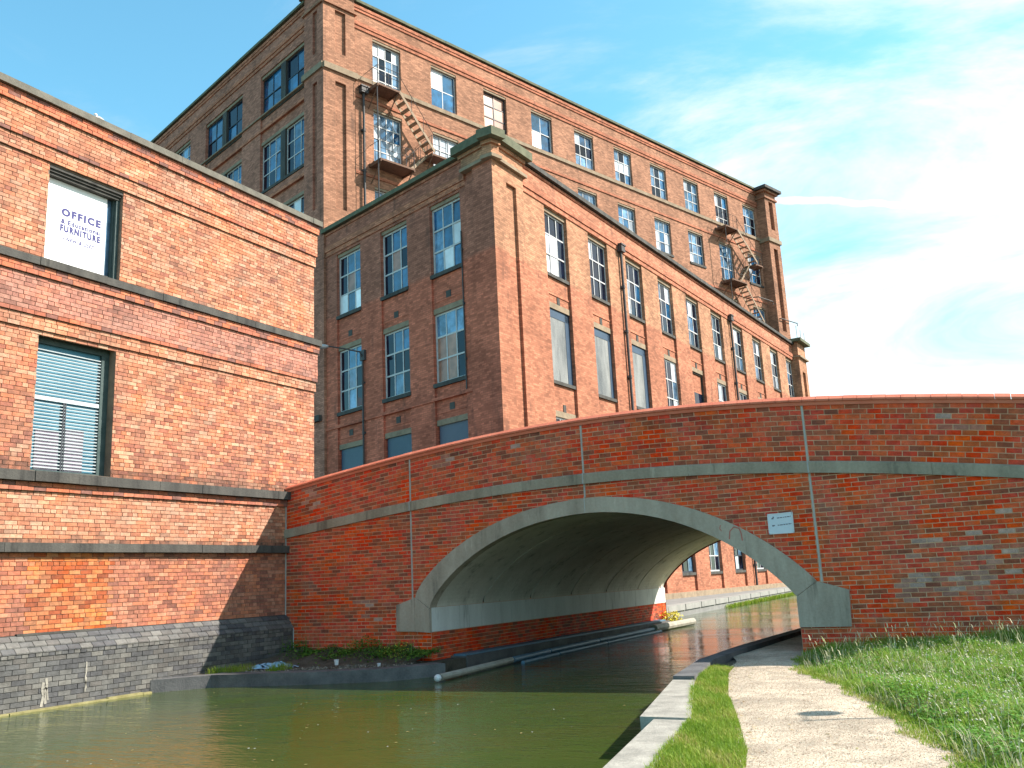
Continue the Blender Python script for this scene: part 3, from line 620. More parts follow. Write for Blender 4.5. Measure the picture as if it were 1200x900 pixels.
for k, (a, c) in enumerate(((17.0, 20.6), (20.62, 24.4), (24.42, 29.2))):
    b = MB(LA); b.box(a, c, -.099, -.06, .05, .36); part('footing_plank', b, M['boom'], br)
b = MB(BF)      # far face, deck and filling
for a, c in zip(us, us[1:]):
    inside = XA - .001 <= a and c <= XB + .001; ba, bc = ((intr(max(a, XA + 1e-4)), intr(min(c, XB - 1e-4))) if inside else (-.6, -.6))
    b.wf([(c, bc, -14.08), (a, ba, -14.08), (a, zct(a), -14.08), (c, zct(c), -14.08)]); b.wf([(a, ba + .35, -13.7), (c, bc + .35, -13.7), (c, zct(c), -13.7), (a, zct(a), -13.7)]); b.wf([(a, zct(a), -13.7), (c, zct(c), -13.7), (c, zct(c), -14.08), (a, zct(a), -14.08)])
part('back_wall', b, M['far_bridge'], br)
b = MB(BF)
for a, c in zip(us, us[1:]): b.wf([(a, zst(a) - .1, -.1), (c, zst(c) - .1, -.1), (c, zst(c) - .1, -13.8), (a, zst(a) - .1, -13.8)])
part('road_deck', b, M['tarmac'], br)
for x in JO:       # sealed movement joints
    lo = {JO[0]: 1.14, JO[1]: zout(JO[1]) + .02, JO[2]: 1.16}[x]
    b = MB(BF); b.box(x - .014, x + .014, lo, zsb(x) + .01, -.02, .004); b.box(x - .014, x + .014, zsb(x), zst(x) + .004, -.02, .050); b.box(x - .014, x + .014, zst(x), zcb(x), -.02, .004); part('movement_joint', b, M['joint'], br)
b = MB(WORLD); b.tube([(XL + .012, YB - .012, 3.7), (XL + .02, YB - .015, .9), (XL + .265, YB - .015, .58), (XL + .27, YB - .015, .05)], .013, 6); part('movement_joint', b, M['joint'], br)
# faded spray marks
def ribbon(pts, fr, w, wd, name, mt, parent):
    b = MB(fr); P = [Vector((p[0], p[1], 0)) for p in pts]
    for i in range(len(P) - 1):
        t = (P[i + 1] - P[i]).normalized(); nn = Vector((-t.y, t.x, 0)) * wd / 2
        b.wf([(P[i] - nn)[:2] + (w,), (P[i + 1] - nn)[:2] + (w,), (P[i + 1] + nn)[:2] + (w,), (P[i] + nn)[:2] + (w,)])
    return part(name, b, mt, parent)
ribbon([(-4.72, 1.96), (-4.70, 2.10), (-4.62, 2.17), (-4.53, 2.14), (-4.50, 2.05), (-4.49, 1.92)], BF, .047, .022, 'paint_mark', M['paint_pink'], br)
ribbon([(-4.86, 2.22), (-4.88, 2.16), (-4.85, 2.11)], BF, .047, .016, 'paint_mark', M['paint_pink'], br)
for pts, wd in (([(10.12, .10), (10.10, -.02), (10.13, -.12), (10.11, -.30)], .05), ([(10.17, .16), (10.19, .05), (10.16, -.08), (10.18, -.26)], .045), ([(10.15, .02), (10.2, -.02), (10.22, -.2)], .03), ([(10.93, .36), (10.94, .22), (10.92, .08), (10.95, -.1)], .02), ([(10.95, .1), (10.93, -.15)], .022)):
    ribbon([(a + random.uniform(-.01, .01), c) for a, c in pts], LBF, PLW + .008, wd, 'lime_drip', M['kerb'], lb)
# enamel notice beside the arch
nb = thing('notice_plate', BF.p(-3.80, 2.0, .02), "small white notice plate screwed to the red bridge wall beside the arch", 'sign')
NF = Fr(BF.p(-4.015, 0, 0), (1, 0)); b = MB(NF)
b.face([NF.p(0, 1.995, .03), NF.p(.435, 2.005, .03), NF.p(.44, 2.36, .03), NF.p(.0, 2.345, .03)])
for a, c in (((0, 1.995), (.435, 2.005)), ((.435, 2.005), (.44, 2.36)), ((.44, 2.36), (0, 2.345)), ((0, 2.345), (0, 1.995))): b.face([NF.p(*c, .03), NF.p(*a, .03), NF.p(*a, .004), NF.p(*c, .004)])
part('plate', b, M['notice'], nb)
b = MB(NF)
for a in ((0, .435, 1.997, 2.015), (0, .435, 2.335, 2.352), (.0, .016, 2.0, 2.345), (.422, .439, 2.005, 2.352)): b.box(*a, .0305, .034)
part('rim', b, M['white'], nb)
b = MB(NF)
for z, s in ((2.265, 1), (2.14, 0)):
    b.box(.07, .105, z - .01, z + .012, .03, .0312); b.box(.09, .115, z + .008, z + .035, .03, .0312) if s else b.box(.075, .12, z + .0, z + .014, .03, .0313)
    u = .165
    while u < .40: e = u + random.uniform(.02, .05); b.box(u, min(e, .405), z - .002 + (u - .16) * .06, z + .014 + (u - .16) * .06, .03, .0312); u = e + .009
part('print', b, M['ink_grey'], nb)
# ------------------------------------------------------------------ mills
K = Vector((-17.382, 30.379, 0)); DR = (math.sin(math.radians(2.82)), math.cos(math.radians(2.82))); DL = (math.sin(math.radians(-73)), math.cos(math.radians(-73))); DU = (math.sin(math.radians(17)), math.cos(math.radians(17)))
U0 = K + Vector((DL[0], DL[1], 0)) * 12.85
LR = Fr(K, DR); LL = Fr(K, (-DL[0], -DL[1])); UR = Fr(U0, DU); UL = Fr(U0, (-DL[0], -DL[1]))
wing = thing('mill_wing', K, "lower red brick mill wing with a mossy corner tower beside the canal", 'building')
mill = thing('cotton_mill', U0, "tall brown brick cotton mill rising behind the lower wing, with zigzag fire escapes", 'building')
_wm = {}; _pm = {}; _sm = {}
def put(o, parent, fr, u, v, w): o.parent = parent; o.matrix_local = Matrix.Translation(-off_of(parent)) @ fr.mat(u, v, w); return o
def stone_block(parent, name, fr, u0, u1, v0, v1, w0, w1, mt):
    k = (round(u1 - u0, 3), round(v1 - v0, 3), round(w1 - w0, 3), mt.name)
    if k not in _sm: b = MB(WORLD); b.box(0, k[0], 0, k[1], 0, k[2]); _sm[k] = b.mesh(name, [mt])
    return put(link(name, _sm[k]), parent, fr, u0, v0, w0)
npane = {}
def window(parent, fr, u0, u1, v0, v1, w, cols, rws, bar, panes, fw=.07, bw=.045, single=False, transom=None, label=None):
    W_, H_ = round(u1 - u0, 3), round(v1 - v0, 3); k = (W_, H_, cols, rws, bar.name, fw, bw)
    cw = (W_ - 2 * fw - (cols - 1) * bw) / cols; rh = (H_ - 2 * fw - (rws - 1) * bw) / rws
    if k not in _wm:
        b = MB(WORLD); D = .07
        b.box(0, fw, 0, H_, -D, 0); b.box(W_ - fw, W_, 0, H_, -D, 0); b.box(fw, W_ - fw, 0, fw, -D, -.001); b.box(fw, W_ - fw, H_ - fw, H_, -D, -.001)
        for i in range(1, cols): x = fw + i * cw + (i - 1) * bw; b.box(x, x + bw, fw, H_ - fw, -D, -.008)
        for j in range(1, rws): z = fw + j * rh + (j - 1) * bw; b.box(fw, W_ - fw, z, z + bw * 1.2, -D, -.004)
        _wm[k] = b.mesh('window', [bar])
    o = put(link('window', _wm[k]), parent, fr, u0, v0, w)
    if label: o['label'] = label
    pk = parent.name
    for j in range(rws):
        for i in range(cols):
            mt = panes(i, j)
            kk = (round(cw, 3), round(rh, 3), mt.name)
            if kk not in _pm: b = MB(WORLD); b.box(-.005, kk[0] + .005, -.005, kk[1] + .005, -.045, -.035); _pm[kk] = b.mesh('pane', [mt])
            if single or npane.get(pk, 0) >= 300: continue
            npane[pk] = npane.get(pk, 0) + 1
            q = link('pane', _pm[kk], o); x = fw + i * (cw + bw); z = fw + j * (rh + bw)
            q.matrix_local = Matrix.Translation((x, 0, z)) @ Matrix.Rotation(random.gauss(0, .012), 4, 'X') @ Matrix.Rotation(random.gauss(0, .012), 4, 'Z')
    if single or npane.get(pk, 0) >= 300 and len(o.children) < cols * rws:
        b = MB(WORLD); b.wf([(fw, fw, -.046), (W_ - fw, fw, -.046), (W_ - fw, H_ - fw, -.046), (fw, H_ - fw, -.046)]); q = link('glazing', b.mesh('glazing', [panes(0, 0)]), o)
    return o
def pick(rr, **wts):
    ks = list(wts); t = rr.random() * sum(wts.values())
    for k in ks:
        t -= wts[k]
        if t <= 0: return M['g_' + k]
    return M['g_' + ks[-1]]
rw = random.Random(11)
# ---- lower wing, canal side
LEN = 47.2; BAY = [(4.27 + 4.264 * i, 4.27 + 4.264 * i + 2.10) for i in range(10)]
b = MB(LR); b.wall(0, LEN, -.3, 19.4, 0, [(a, c, .42, 18.05) for a, c in BAY], .13)
rowz = ((1.40, 3.18), (4.95, 8.32), (9.92, 13.28), (14.90, 18.0))
for i, (a, c) in enumerate(BAY):
    ops = [(a, c, z0, z1) for z0, z1 in rowz]
    b.wall(a, c, .42, 18.05, -.13, ops, .10); b.wf([(a, .42, -.26), (c, .42, -.26), (c, 18.05, -.26), (a, 18.05, -.26)])
part('wall', b, M['far_hi'], wing)
b = MB(LL)
BAYL = [(-4.18, -2.08), (-7.94, -5.87), (-11.72, -9.63)]
b.wall(-12.85, 0, -.3, 19.4, 0, [(a, c, .0, 17.95) for a, c in BAYL], .09)
rowl = ((4.85, 8.10), (9.80, 13.02), (14.70, 17.9))
for a, c in BAYL: b.wall(a, c, 0, 17.95, -.09, [(a, c, z0, z1) for z0, z1 in rowl], .12); b.wf([(a, 0, -.26), (c, 0, -.26), (c, 17.95, -.26), (a, 17.95, -.26)])
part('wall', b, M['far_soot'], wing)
# corner tower of the wing: shallow slab with a sunk slot on each face
b = MB(LR); b.wall(-.167, 2.28, -.3, 18.6, .13, [(.90, 1.68, 1.5, 17.9)], .42); b.wf([(.90, 1.5, -.29), (1.68, 1.5, -.29), (1.68, 17.9, -.29), (.90, 17.9, -.29)]); b.wf([(2.28, -.3, .13), (2.28, -.3, -.05), (2.28, 18.6, -.05), (2.28, 18.6, .13)])
part('corner_pier', b, M['far_hi'], wing)
b = MB(LL); b.wall(-1.08, .167, -.3, 18.6, .13, []); b.wf([(-1.08, -.3, 0), (-1.08, -.3, .13), (-1.08, 18.6, .13), (-1.08, 18.6, 0)]); b.wall(-1.66, -1.08, -.3, 18.2, .06, []); b.wf([(-1.66, -.3, 0), (-1.66, -.3, .06), (-1.66, 18.2, .06), (-1.66, 18.2, 0)])
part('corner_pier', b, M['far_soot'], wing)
def around(name, r0, r1, z0, z1, mt, parent, LRs, LLs, q0=-.3):     # band that turns the corner between both faces
    b = MB(LR); b.box(-1.284 * r1, LRs, z0, z1, -.3, r1); part(name, b, mt, parent)
    b = MB(LL); b.box(-LLs, 1.284 * r1 - .004, z0 + .002, z1 - .002, -.3, r1 - .001); part(name, b, mt, parent)
around('corner_frieze', 0, .15, 18.73, 19.42, M['far_hi'], wing, 2.30, 1.75)
around('corner_ledge', 0, .30, 18.58, 18.73, M['stone_pale'], wing, 2.42, 1.72)
around('corner_cornice', 0, .24, 19.25, 19.42, M['far_hi'], wing, 2.40, 1.85)
around('corner_coping', 0, .47, 19.42, 19.80, M['stone_green'], wing, 2.66, 2.05, -.47)
# end tower at the far corner
b = MB(LR); b.wall(44.85, LEN, -.3, 19.6, .5, [(45.6, 46.5, 9, 17.2)], .28); b.wf([(45.6, 9, .22), (46.5, 9, .22), (46.5, 17.2, .22), (45.6, 17.2, .22)]); b.wf([(44.85, -.3, -.05), (44.85, -.3, .5), (44.85, 19.6, .5), (44.85, 19.6, -.05)]); b.wf([(LEN, -.3, .5), (LEN, -.3, -9), (LEN, 19.6, -9), (LEN, 19.6, .5)])
part('corner_pier', b, M['far_hi'], wing)
b = MB(LR); b.box(44.45, LEN + .3, 19.6, 19.85, -4, .92); part('corner_coping', b, M['stone_green'], wing)
b = MB(LR); b.box(44.7, LEN + .2, 18.3, 18.44, -.3, .70); part('corner_ledge', b, M['stone_pale'], wing)
# cornice bands
for fr, a, c, nm in ((LR, 2.29, 44.84, 0), (LL, -12.85, -1.67, 1)):
    b = MB(fr); b.box(a, c, 18.08, 18.32, -.1, .05); b.box(a, c, 18.32, 18.60, -.1, .10); part('cornice', b, M['red_mould'], wing)
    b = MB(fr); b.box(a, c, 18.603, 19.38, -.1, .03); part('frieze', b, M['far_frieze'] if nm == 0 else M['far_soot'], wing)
    b = MB(fr); b.box(a, c, 19.22, 19.34, -.1, .08); part('dentil_course', b, M['red_mould'], wing)
    stones(wing, 'coping_stone', fr, a, c, 19.39, 19.60, -.4, .24, M['stone_green'] if nm else M['stone_dark'], 3.4, seed=9)
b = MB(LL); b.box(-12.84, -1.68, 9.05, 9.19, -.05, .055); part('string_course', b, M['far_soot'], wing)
b = MB(LR); b.box(2.3, 44.83, -.3, .40, -.05, .22); part('plinth', b, M['stone_pale'], wing)
# roof
b = MB(WORLD); e = UR.p(45, 0, -.2); k1 = LR.p(LEN, 0, -.2); b.face([(*K.xy, 19.3), (k1.x, k1.y, 19.3), (e.x, e.y, 19.3), (*U0.xy, 19.3)]); part('roof', b, M['roof'], wing)
# windows of the wing
def pfun(rr, wts): return lambda i, j: pick(rr, **wts)
for i, (a, c) in enumerate(BAY):
    for z0, z1 in rowz:
        stone_block(wing, 'sill', LR, a + .004, c - .004, z0 - .15, z0, -.24, -.03, M['stone_dark'])
        if z0 < 14: stone_block(wing, 'lintel', LR, a + .004, c - .004, z1, z1 + .27, -.24, -.11, M['stone_pale']); stone_block(wing, 'keystone', LR, (a + c) / 2 - .12, (a + c) / 2 + .12, z1 + .27, z1 + .60, -.24, -.10, M['stone_dark'])
    stone_block(wing, 'lintel', LR, a + .004, c - .004, 17.86, 18.05, -.24, -.09, M['stone_pale'])
    stone_block(wing, 'label_mould', LR, a + .004, c - .004, 13.92, 13.99, -.24, -.095, M['red_mould']); 
    wts = dict(dark=7, mid=1.2, pale=.8, blue=.8) if i else dict(white=4, pale=2, dark=2.4)
    window(wing, LR, a, c, 14.90, 17.86, -.18, 3, 3, M['bar'], (lambda i_, j_: M['g_dark'] if (i_ == 2 or (j_ == 2 and rw.random() < .6)) else pick(rw, white=5, pale=2)) if i == 0 else pfun(rw, wts), .08, .055)
    z0, z1 = rowz[2]
    if i < 3:
        f = MB(LR); f.box(a, c, z0, z1, -.245, -.20); f.box(a, a + .07, z0, z1, -.20, -.165); f.box(c - .42 if i != 1 else c - .3, c, z0, z1, -.20, -.175); f.box(a + .07, c, z1 - .4, z1, -.20, -.175)  # broad blue bands at right and top, round the sheet
        o = part('blocked_window', f, M['panel_blue'], wing, label=["tall blocked window with a blue frame and a stained grey sheet", "blocked window with white stains on its grey sheet", "narrow pale blocked window beside the drainpipe"][i])
        f = MB(LR); f.box(a + .07, c - (.42 if i != 1 else .3), z0 + .02, z1 - .4, -.20, -.19); part('sheet', f, M['panel_grey'], o)
    elif i == 4:
        o = window(wing, LR, a, c, z0, z1, -.18, 1, 1, M['stone_dark'], lambda i_, j_: M['g_dark'], .08, .05, label="louvred opening with pale slats")
        for q in range(24):
            s_ = MB(LR); zz = z0 + .12 + q * .132; s_.wf([(a + .08, zz, -.16), (c - .08, zz, -.16), (c - .08, zz + .085, -.21), (a + .08, zz + .085, -.21)]); part('slat', s_, M['bar'], o)
    else: window(wing, LR, a, c, z0, z1, -.18, 3, 3, M['bar'], pfun(rw, dict(dark=6, pale=1.3, white=.6, mid=1)), .08, .055, single=i > 6)
    z0, z1 = rowz[1]; window(wing, LR, a, c, z0, z1, -.18, 3, 3, M['bar'], pfun(rw, dict(dark=4, mid=1)), .08, .055, single=True)
    z0, z1 = rowz[0]; window(wing, LR, a, c, z0, z1, -.18, 3, 2, M['bar_dk'] if i % 2 else M['bar'], pfun(rw, dict(dark=5, mid=.6, pale=.6)), .08, .05, single=not 2 < i < 8)
LLW = [  # pane materials row by row from the bottom, left to right (b blue, d dark, w papered, p pink, m cloudy, c curtain)
    ((0, 2), ['mwb', 'mbw', 'bbb']), ((1, 2), ['dbb', 'dpd', 'dbb']), ((2, 2), ['wbw', 'dpb', 'dbb']),
    ((0, 1), ['ppd', 'ppd', 'ccc']), ((1, 1), ['dcd', 'ddd', 'dbb']), ((2, 1), ['dcd', 'dcd', 'dbb'])]
KM = dict(b='g_blue', d='g_dark', w='g_white', p='g_pink', m='g_mid', c='g_mid')
for (bi, ri), pat in LLW:
    a, c = BAYL[bi]; z0, z1 = rowl[ri]
    window(wing, LL, a, c, z0, z1 - .12, -.165, 3, 3, M['bar'], lambda i, j: M[KM[pat[j][i]]], .085, .06)
for a, c in BAYL:
    for ri, (z0, z1) in enumerate(rowl):
        stone_block(wing, 'sill', LL, a - .05, c + .05, z0 - .17, z0, -.3, .03, M['stone_dark']); stone_block(wing, 'lintel', LL, a + .004, c - .004, z1 - .12, z1 + (.05 if ri == 2 else .12), -.25, -.07, M['stone_pale'])
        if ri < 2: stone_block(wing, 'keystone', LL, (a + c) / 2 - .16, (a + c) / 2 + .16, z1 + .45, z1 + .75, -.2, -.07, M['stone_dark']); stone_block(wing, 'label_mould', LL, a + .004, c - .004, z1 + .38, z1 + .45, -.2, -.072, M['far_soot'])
for (a, c), mt in zip(BAYL, ('panel_lav', 'panel_blue', 'panel_blue')):
    f = MB(LL); f.box(a + .08, c - .08, 4.85, 7.98, -.22, -.155); part('blocked_window', f, M[mt], wing, label="ground floor window closed with a plain blue grey board")
# drainpipes
def drain(parent, fr, u, z0, z1, w, r=.075, hop=True):
    f = MB(fr); f.tube([fr.p(u, z0, w), fr.p(u, z1, w)], r, 8)
    z = z0 + 1.2
    while z < z1 - .5: f.tube([fr.p(u, z, w), fr.p(u, z + .16, w)], r * 1.35, 8); f.box(u - r * 1.9, u + r * 1.9, z + .03, z + .11, w - r * 2, w - r * .2); z += 2.4
    o = part('drainpipe', f, M['lead'], parent)
    if hop: f = MB(fr); f.box(u - .22, u + .22, z1, z1 + .34, w - .14, w + .17); f.box(u - .27, u + .27, z1 + .34, z1 + .42, w - .14, w + .21); part('hopper', f, M['lead'], o)
drain(wing, LR, 12.05, .4, 18.0, .12); drain(wing, LR, 29.15, .4, 18.0, .12)
drain(wing, LL, -9.42, 0, 12.1, .09, .045, False); drain(wing, LL, -2.02, 9.2, 16.1, .05, .03, False); drain(mill, UR, 2.45, 20, 28.3, .14, .07)
# wall lamp on a long arm
wl = thing('wall_lamp', LL.p(-9.42, 12.2, .1), "grey street lamp on a bent arm fixed to the shaded mill wall", 'lamp')
f = MB(WORLD); A = LL.p(-9.42, 12.1, .09); f.tube([A, LL.p(-9.42, 12.35, .25), LL.p(-9.8, 12.5, .9), LL.p(-10.2, 12.62, 1.5)], .035, 6); part('arm', f, M['lead'], wl)
f = MB(WORLD); blob(f, LL.p(-10.45, 12.62, 1.75), (.42, .16, .11), ax=tuple(LL.n * .75 - LL.d * .66)); part('lantern', f, M['bar'], wl)
f = MB(LL); f.box(-9.6, -9.24, 11.95, 12.45, 0, .12); part('bracket', f, M['lead'], wl)
# security lamp near the canal end, seen through the arch
wl2 = thing('wall_lamp', LR.p(27.9, 3.0, .2), "white dish lamp on the mill wall seen through the bridge arch", 'lamp')
f = MB(WORLD); blob(f, LR.p(27.8, 2.75, .55), (.38, .34, .07), ax=(.6, -.5, .3)); part('dish', f, M['white'], wl2)
f = MB(WORLD); f.tube([LR.p(28.1, 2.9, -.02), LR.p(27.95, 2.85, .45)], .03, 6); part('arm', f, M['lead'], wl2)
# ---- tall mill
ULEN = 45.3; TOP = 33.9
UB = [(3.2 + 4.24 * i, 3.2 + 4.24 * i + 1.98) for i in range(10)]; rowu = ((20.3, 23.0), (25.0, 27.72), (29.45, 32.1))
ops = [(a, c, z0 - (.5 if i in (0, 8) and k == 1 else 0) - (.55 if i in (0, 8) and k == 2 else 0), z1) for i, (a, c) in enumerate(UB) for k, (z0, z1) in enumerate(rowu)]
b = MB(UR); b.wall(0, ULEN, -.3, TOP, 0, ops, .2)
part('wall', b, M['far_up'], mill)
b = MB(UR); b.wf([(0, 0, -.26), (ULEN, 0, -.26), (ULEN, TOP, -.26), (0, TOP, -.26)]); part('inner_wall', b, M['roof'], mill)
PU = [(-(7.0 + 7.4 * k), -(1.92 + 7.4 * k)) for k in range(5)]
rowv = ((14.8, 17.7), (19.6, 22.6), (24.27, 27.3), (29.05, 31.62))
b = MB(UL); b.wall(-40, 0, -.3, TOP, 0, [(a, c, .4, 31.7) for a, c in PU], .10)
for a, c in PU: b.wall(a, c, .4, 31.7, -.10, [(a, c, z0, z1) for z0, z1 in rowv], .14)
b.wf([(-40, -.3, -.28), (0, -.3, -.28), (0, TOP, -.28), (-40, TOP, -.28)])
part('wall', b, M['far_soot2'], mill)
b = MB(WORLD); B1, B2, B3 = UR.p(ULEN, 0), UL.p(-40, 0), UR.p(ULEN, 0) + (UL.p(-40, 0) - U0)
for p, q in ((B1, B3), (B3, B2)): b.face([(p.x, p.y, 0), (q.x, q.y, 0), (q.x, q.y, TOP), (p.x, p.y, TOP)])
b.face([(U0.x, U0.y, TOP - .15), (B1.x, B1.y, TOP - .15), (B3.x, B3.y, TOP - .15), (B2.x, B2.y, TOP - .15)]); part('roof', b, M['roof'], mill)
for fr, a, c in ((UR, 1.9, 43.7), (UL, -40, -1.83)):
    b = MB(fr); b.box(a, c, 32.28, 32.5, -.1, .06); b.box(a, c, 32.5, 32.72, -.1, .11); part('cornice', b, M['red_mould'], mill)
    b = MB(fr); b.box(a, c, 33.42, 33.58, -.1, .06); b.box(a, c, 33.58, 33.76, -.1, .10); part('cornice', b, M['red_mould'], mill)
    stones(mill, 'coping_stone', fr, a, c, 33.88, 34.05, -.5, .20, M['stone_green'], 3.6, seed=12)
    b = MB(fr); b.box(a, c, 28.98 if fr is UL else 29.12, 29.05 if fr is UL else 29.36, -.1, .10); part('string_course', b, M['stone_pale'], mill)
    b = MB(fr); b.box(a, c, 28.02, 28.18, -.1, .06); part('string_course', b, M['red_mould'], mill)
    b = MB(fr); b.box(a, c, 23.45, 23.62, -.1, .06); part('string_course', b, M['red_mould'], mill)
def tower(fr, a, c, ext, pan, top, w=.14, side=()):
    o_ = [(*pan, 30.15, 32.75), (*pan, 21.0, 28.4)]
    b = MB(fr); b.wall(a, c, -.3, top, w, o_, .3)
    for o in o_: b.wf([(o[0], o[2], w - .3), (o[1], o[2], w - .3), (o[1], o[3], w - .3), (o[0], o[3], w - .3)])
    for x, s in side: b.wf([(x, -.3, w), (x, -.3, -.05), (x, top, -.05), (x, top, w)][::s])
    part('corner_pier', b, M['far_up'] if fr is UR else M['far_soot2'], mill)
    b = MB(fr); b.box(a - ext[0] * .12, c + ext[1] * .12, 28.95, 29.30, -.2, w + .12); part('pier_band', b, M['stone_pale'], mill)
    b = MB(fr); b.box(a - ext[0] * .12, c + ext[1] * .12, 32.95, 33.12, -.2, w + .12); b.box(a - ext[0] * .2, c + ext[1] * .2, top - .2, top - .01, -.2, w + .2); part('pier_cornice', b, M['far_up'], mill)
    b = MB(fr); b.box(a - ext[0] * .45, c + ext[1] * .45, top, top + .25, -2.4 if fr is UR else -.3, w + .45); part('pier_coping', b, M['stone_dark'], mill)
tower(UR, -.14, 1.9, (0, 1), (.62, 1.30), 34.3, side=((1.9, 1),))
tower(UL, -1.83, .13, (1, 0), (-.95, -.5), 34.29, .13, side=((-1.83, -1),))
tower(UR, 43.7, 45.5, (1, 1), (44.3, 44.95), 33.72, .85, side=((43.7, -1), (45.5, 1)))
b = MB(UL)
for z0, z1 in ((30.3, 32.5), (24.9, 27.6), (21.4, 23.7)): b.box(-.86, -.78, z0, z1, -.08, .0)
part('slot_frame', b, M['stone_pale'], mill)
b = MB(LL); b.box(-14.75, -12.95, 9.6, 9.9, -.3, .32); part('pier_ledge', b, M['stone_dark'], mill)
spec = [(4, 4, 'bar', dict(dark=4, pale=3, white=1.4, mid=2)), (2, 2, 'bar', None), (2, 3, 'bar_dk', dict(pink=3, pale=2, white=.6)), (2, 2, 'bar', None)] + [(3, 3, 'bar', dict(dark=3, mid=2, pale=1.3, blue=1))] * 6
for i, (a, c) in enumerate(UB):
    for k, (z0, z1) in enumerate(rowu):
        d = .5 if i in (0, 8) and k == 1 else .55 if i in (0, 8) and k == 2 else 0
        if k != 2: stone_block(mill, 'sill', UR, a - .06, c + .06, z0 - .17 - d, z0 - d, -.32, .07, M['stone_dark'])
        stone_block(mill, 'lintel', UR, a + .004, c - .004, z1 - .13, z1 + .002, -.25, -.03, M['stone_pale'])
        if k == 2: cl, rs, bm_, wt = spec[i]
        elif k == 1: cl, rs, bm_, wt = (3, 3, 'bar', dict(mid=3, blue=3, pale=1.6, dark=1)) if i else (4, 4, 'bar', dict(mid=4, pale=2.5, blue=1))
        else: cl, rs, bm_, wt = 3, 3, 'bar', dict(blue=3, mid=2)
        fn = pfun(rw, wt) if wt else (lambda i_, j_: M['g_white'] if i_ == 0 and rw.random() < .75 else M['g_blue'])
        window(mill, UR, a, c, z0 - d, z1 - .13, -.16, cl, rs, M[bm_], fn, .07, .05, single=(k == 0 and i < 8) or (k == 1 and 1 <= i < 4))
for pi, (a, c) in enumerate(PU[:4]):
    mid = (a + c) / 2
    for ri, (z0, z1) in enumerate(rowv):
        if ri == 0 or (ri == 1 and pi > 0) or (ri == 2 and pi > 1) or pi > 2: sg1 = True
        else: sg1 = False
        stone_block(mill, 'sill', UL, a + .004, c - .004, z0 - .16, z0, -.26, -.04, M['stone_dark']); stone_block(mill, 'lintel', UL, a + .004, c - .004, z1 - .1, z1 + .1, -.26, -.07, M['stone_pale'])
        stone_block(mill, 'mullion', UL, mid - .26, mid + .26, z0, z1 - .1, -.26, -.06, M['stone_dark'])
        for x0, x1 in ((a, mid - .26), (mid + .26, c)):
            if ri == 3 and pi < 2: window(mill, UL, x0, x1, z0, z1 - .1, -.19, 2, 2, M['bar_dk'], pfun(rw, dict(blue=3, dark=1.2)), .06, .06, single=sg1)
            else: window(mill, UL, x0, x1, z0, z1 - .1, -.19, 3, 3, M['bar'], (lambda i_, j_: M['g_dark'] if i_ == 0 else pick(rw, blue=6, mid=2.5, dark=1, white=.4)), .07, .05, single=sg1)
# ---- zigzag fire escapes
def escape(s0, s1, top, low, label, f1, midl, f2, f3=None):
    e = thing('fire_escape', UR.p(s0, low, 0), label, 'fire escape', 'iron fire escapes on the mill wall'); P = UR.p
    def platform(a, c, z, w1=1.05):
        f = MB(UR); f.box(a, c, z - .16, z - .05, .02, w1); f.box(a, c, z - .05, z, .02, .10)
        f.box(a, a + .07, z - .24, z - .161, .0, w1); f.box(c - .07, c, z - .24, z - .161, .0, w1); p_ = part('landing', f, M['rust'], e)
        for x in (a + .1, c - .1): g = MB(WORLD); g.tube([P(x, z - .2, w1 - .1), P(x, z - 1.2, .02)], .035, 5); part('bracket', g, M['rust'], e)
        g = MB(WORLD); n = max(2, int((c - a) / .55))
        for i in range(n + 1): x = a + .03 + (c - a - .06) * i / n; g.tube([P(x, z, w1 - .03), P(x, z + 1.05, w1 - .03)], .016, 5)
        for h in (.55, 1.05): g.tube([P(a, z + h, w1 - .03), P(c, z + h, w1 - .03)], .016, 5)
        g.tube([P(a + .03, z + 1.05, .02), P(a + .03, z + 1.05, w1 - .03)], .016, 5); g.tube([P(a + .03, z, w1 / 2), P(a + .03, z + 1.05, w1 / 2)], .016, 5); part('railing', g, M['lead'], e)
    def flight(a, za, c, zc, w0=.32, w1=1.02):
        dx, dz = c - a, zc - za; n = max(4, int(abs(dz) / .30))
        for w_ in (w0, w1): f = MB(UR); f.wf([(a, za - .12, w_), (c, zc - .12, w_), (c, zc + .12, w_), (a, za + .12, w_)]); f.wf([(a, za + .12, w_ - .03), (c, zc + .12, w_ - .03), (c, zc - .12, w_ - .03), (a, za - .12, w_ - .03)]); f.wf([(a, za + .12, w_), (c, zc + .12, w_), (c, zc + .12, w_ - .03), (a, za + .12, w_ - .03)]); f.wf([(a, za - .12, w_ - .03), (c, zc - .12, w_ - .03), (c, zc - .12, w_), (a, za - .12, w_)]); part('stringer', f, M['rustpale'], e)
        for i in range(n):
            t = (i + .5) / n; x, z = a + dx * t, za + dz * t; f = MB(UR); f.box(x - .13, x + .13, z - .02, z + .03, w0, w1 - .03); part('tread', f, M['rustpale'], e)
        g = MB(WORLD); g.tube([P(a, za + .95, w1), P(c, zc + .95, w1)], .018, 5)
        for i in range(4): t = i / 3; g.tube([P(a + dx * t, za + dz * t, w1), P(a + dx * t, za + dz * t + .95, w1)], .014, 5)
        part('handrail', g, M['lead'], e)
    platform(s0, s1, top); flight(s1, top - .05, *f1); platform(midl[0], midl[1], f1[1], .9); flight(f2[0], f1[1], f2[1], low, .02, .34); platform(s0 + .1, f2[1], low, 1.1)
    if f3: flight(*f3)
    g = MB(WORLD); g.tube([P(s0 + .05, low - 3.5, .95), P(s0 + .05, top, .95)], .035, 6); part('post', g, M['lead'], e)
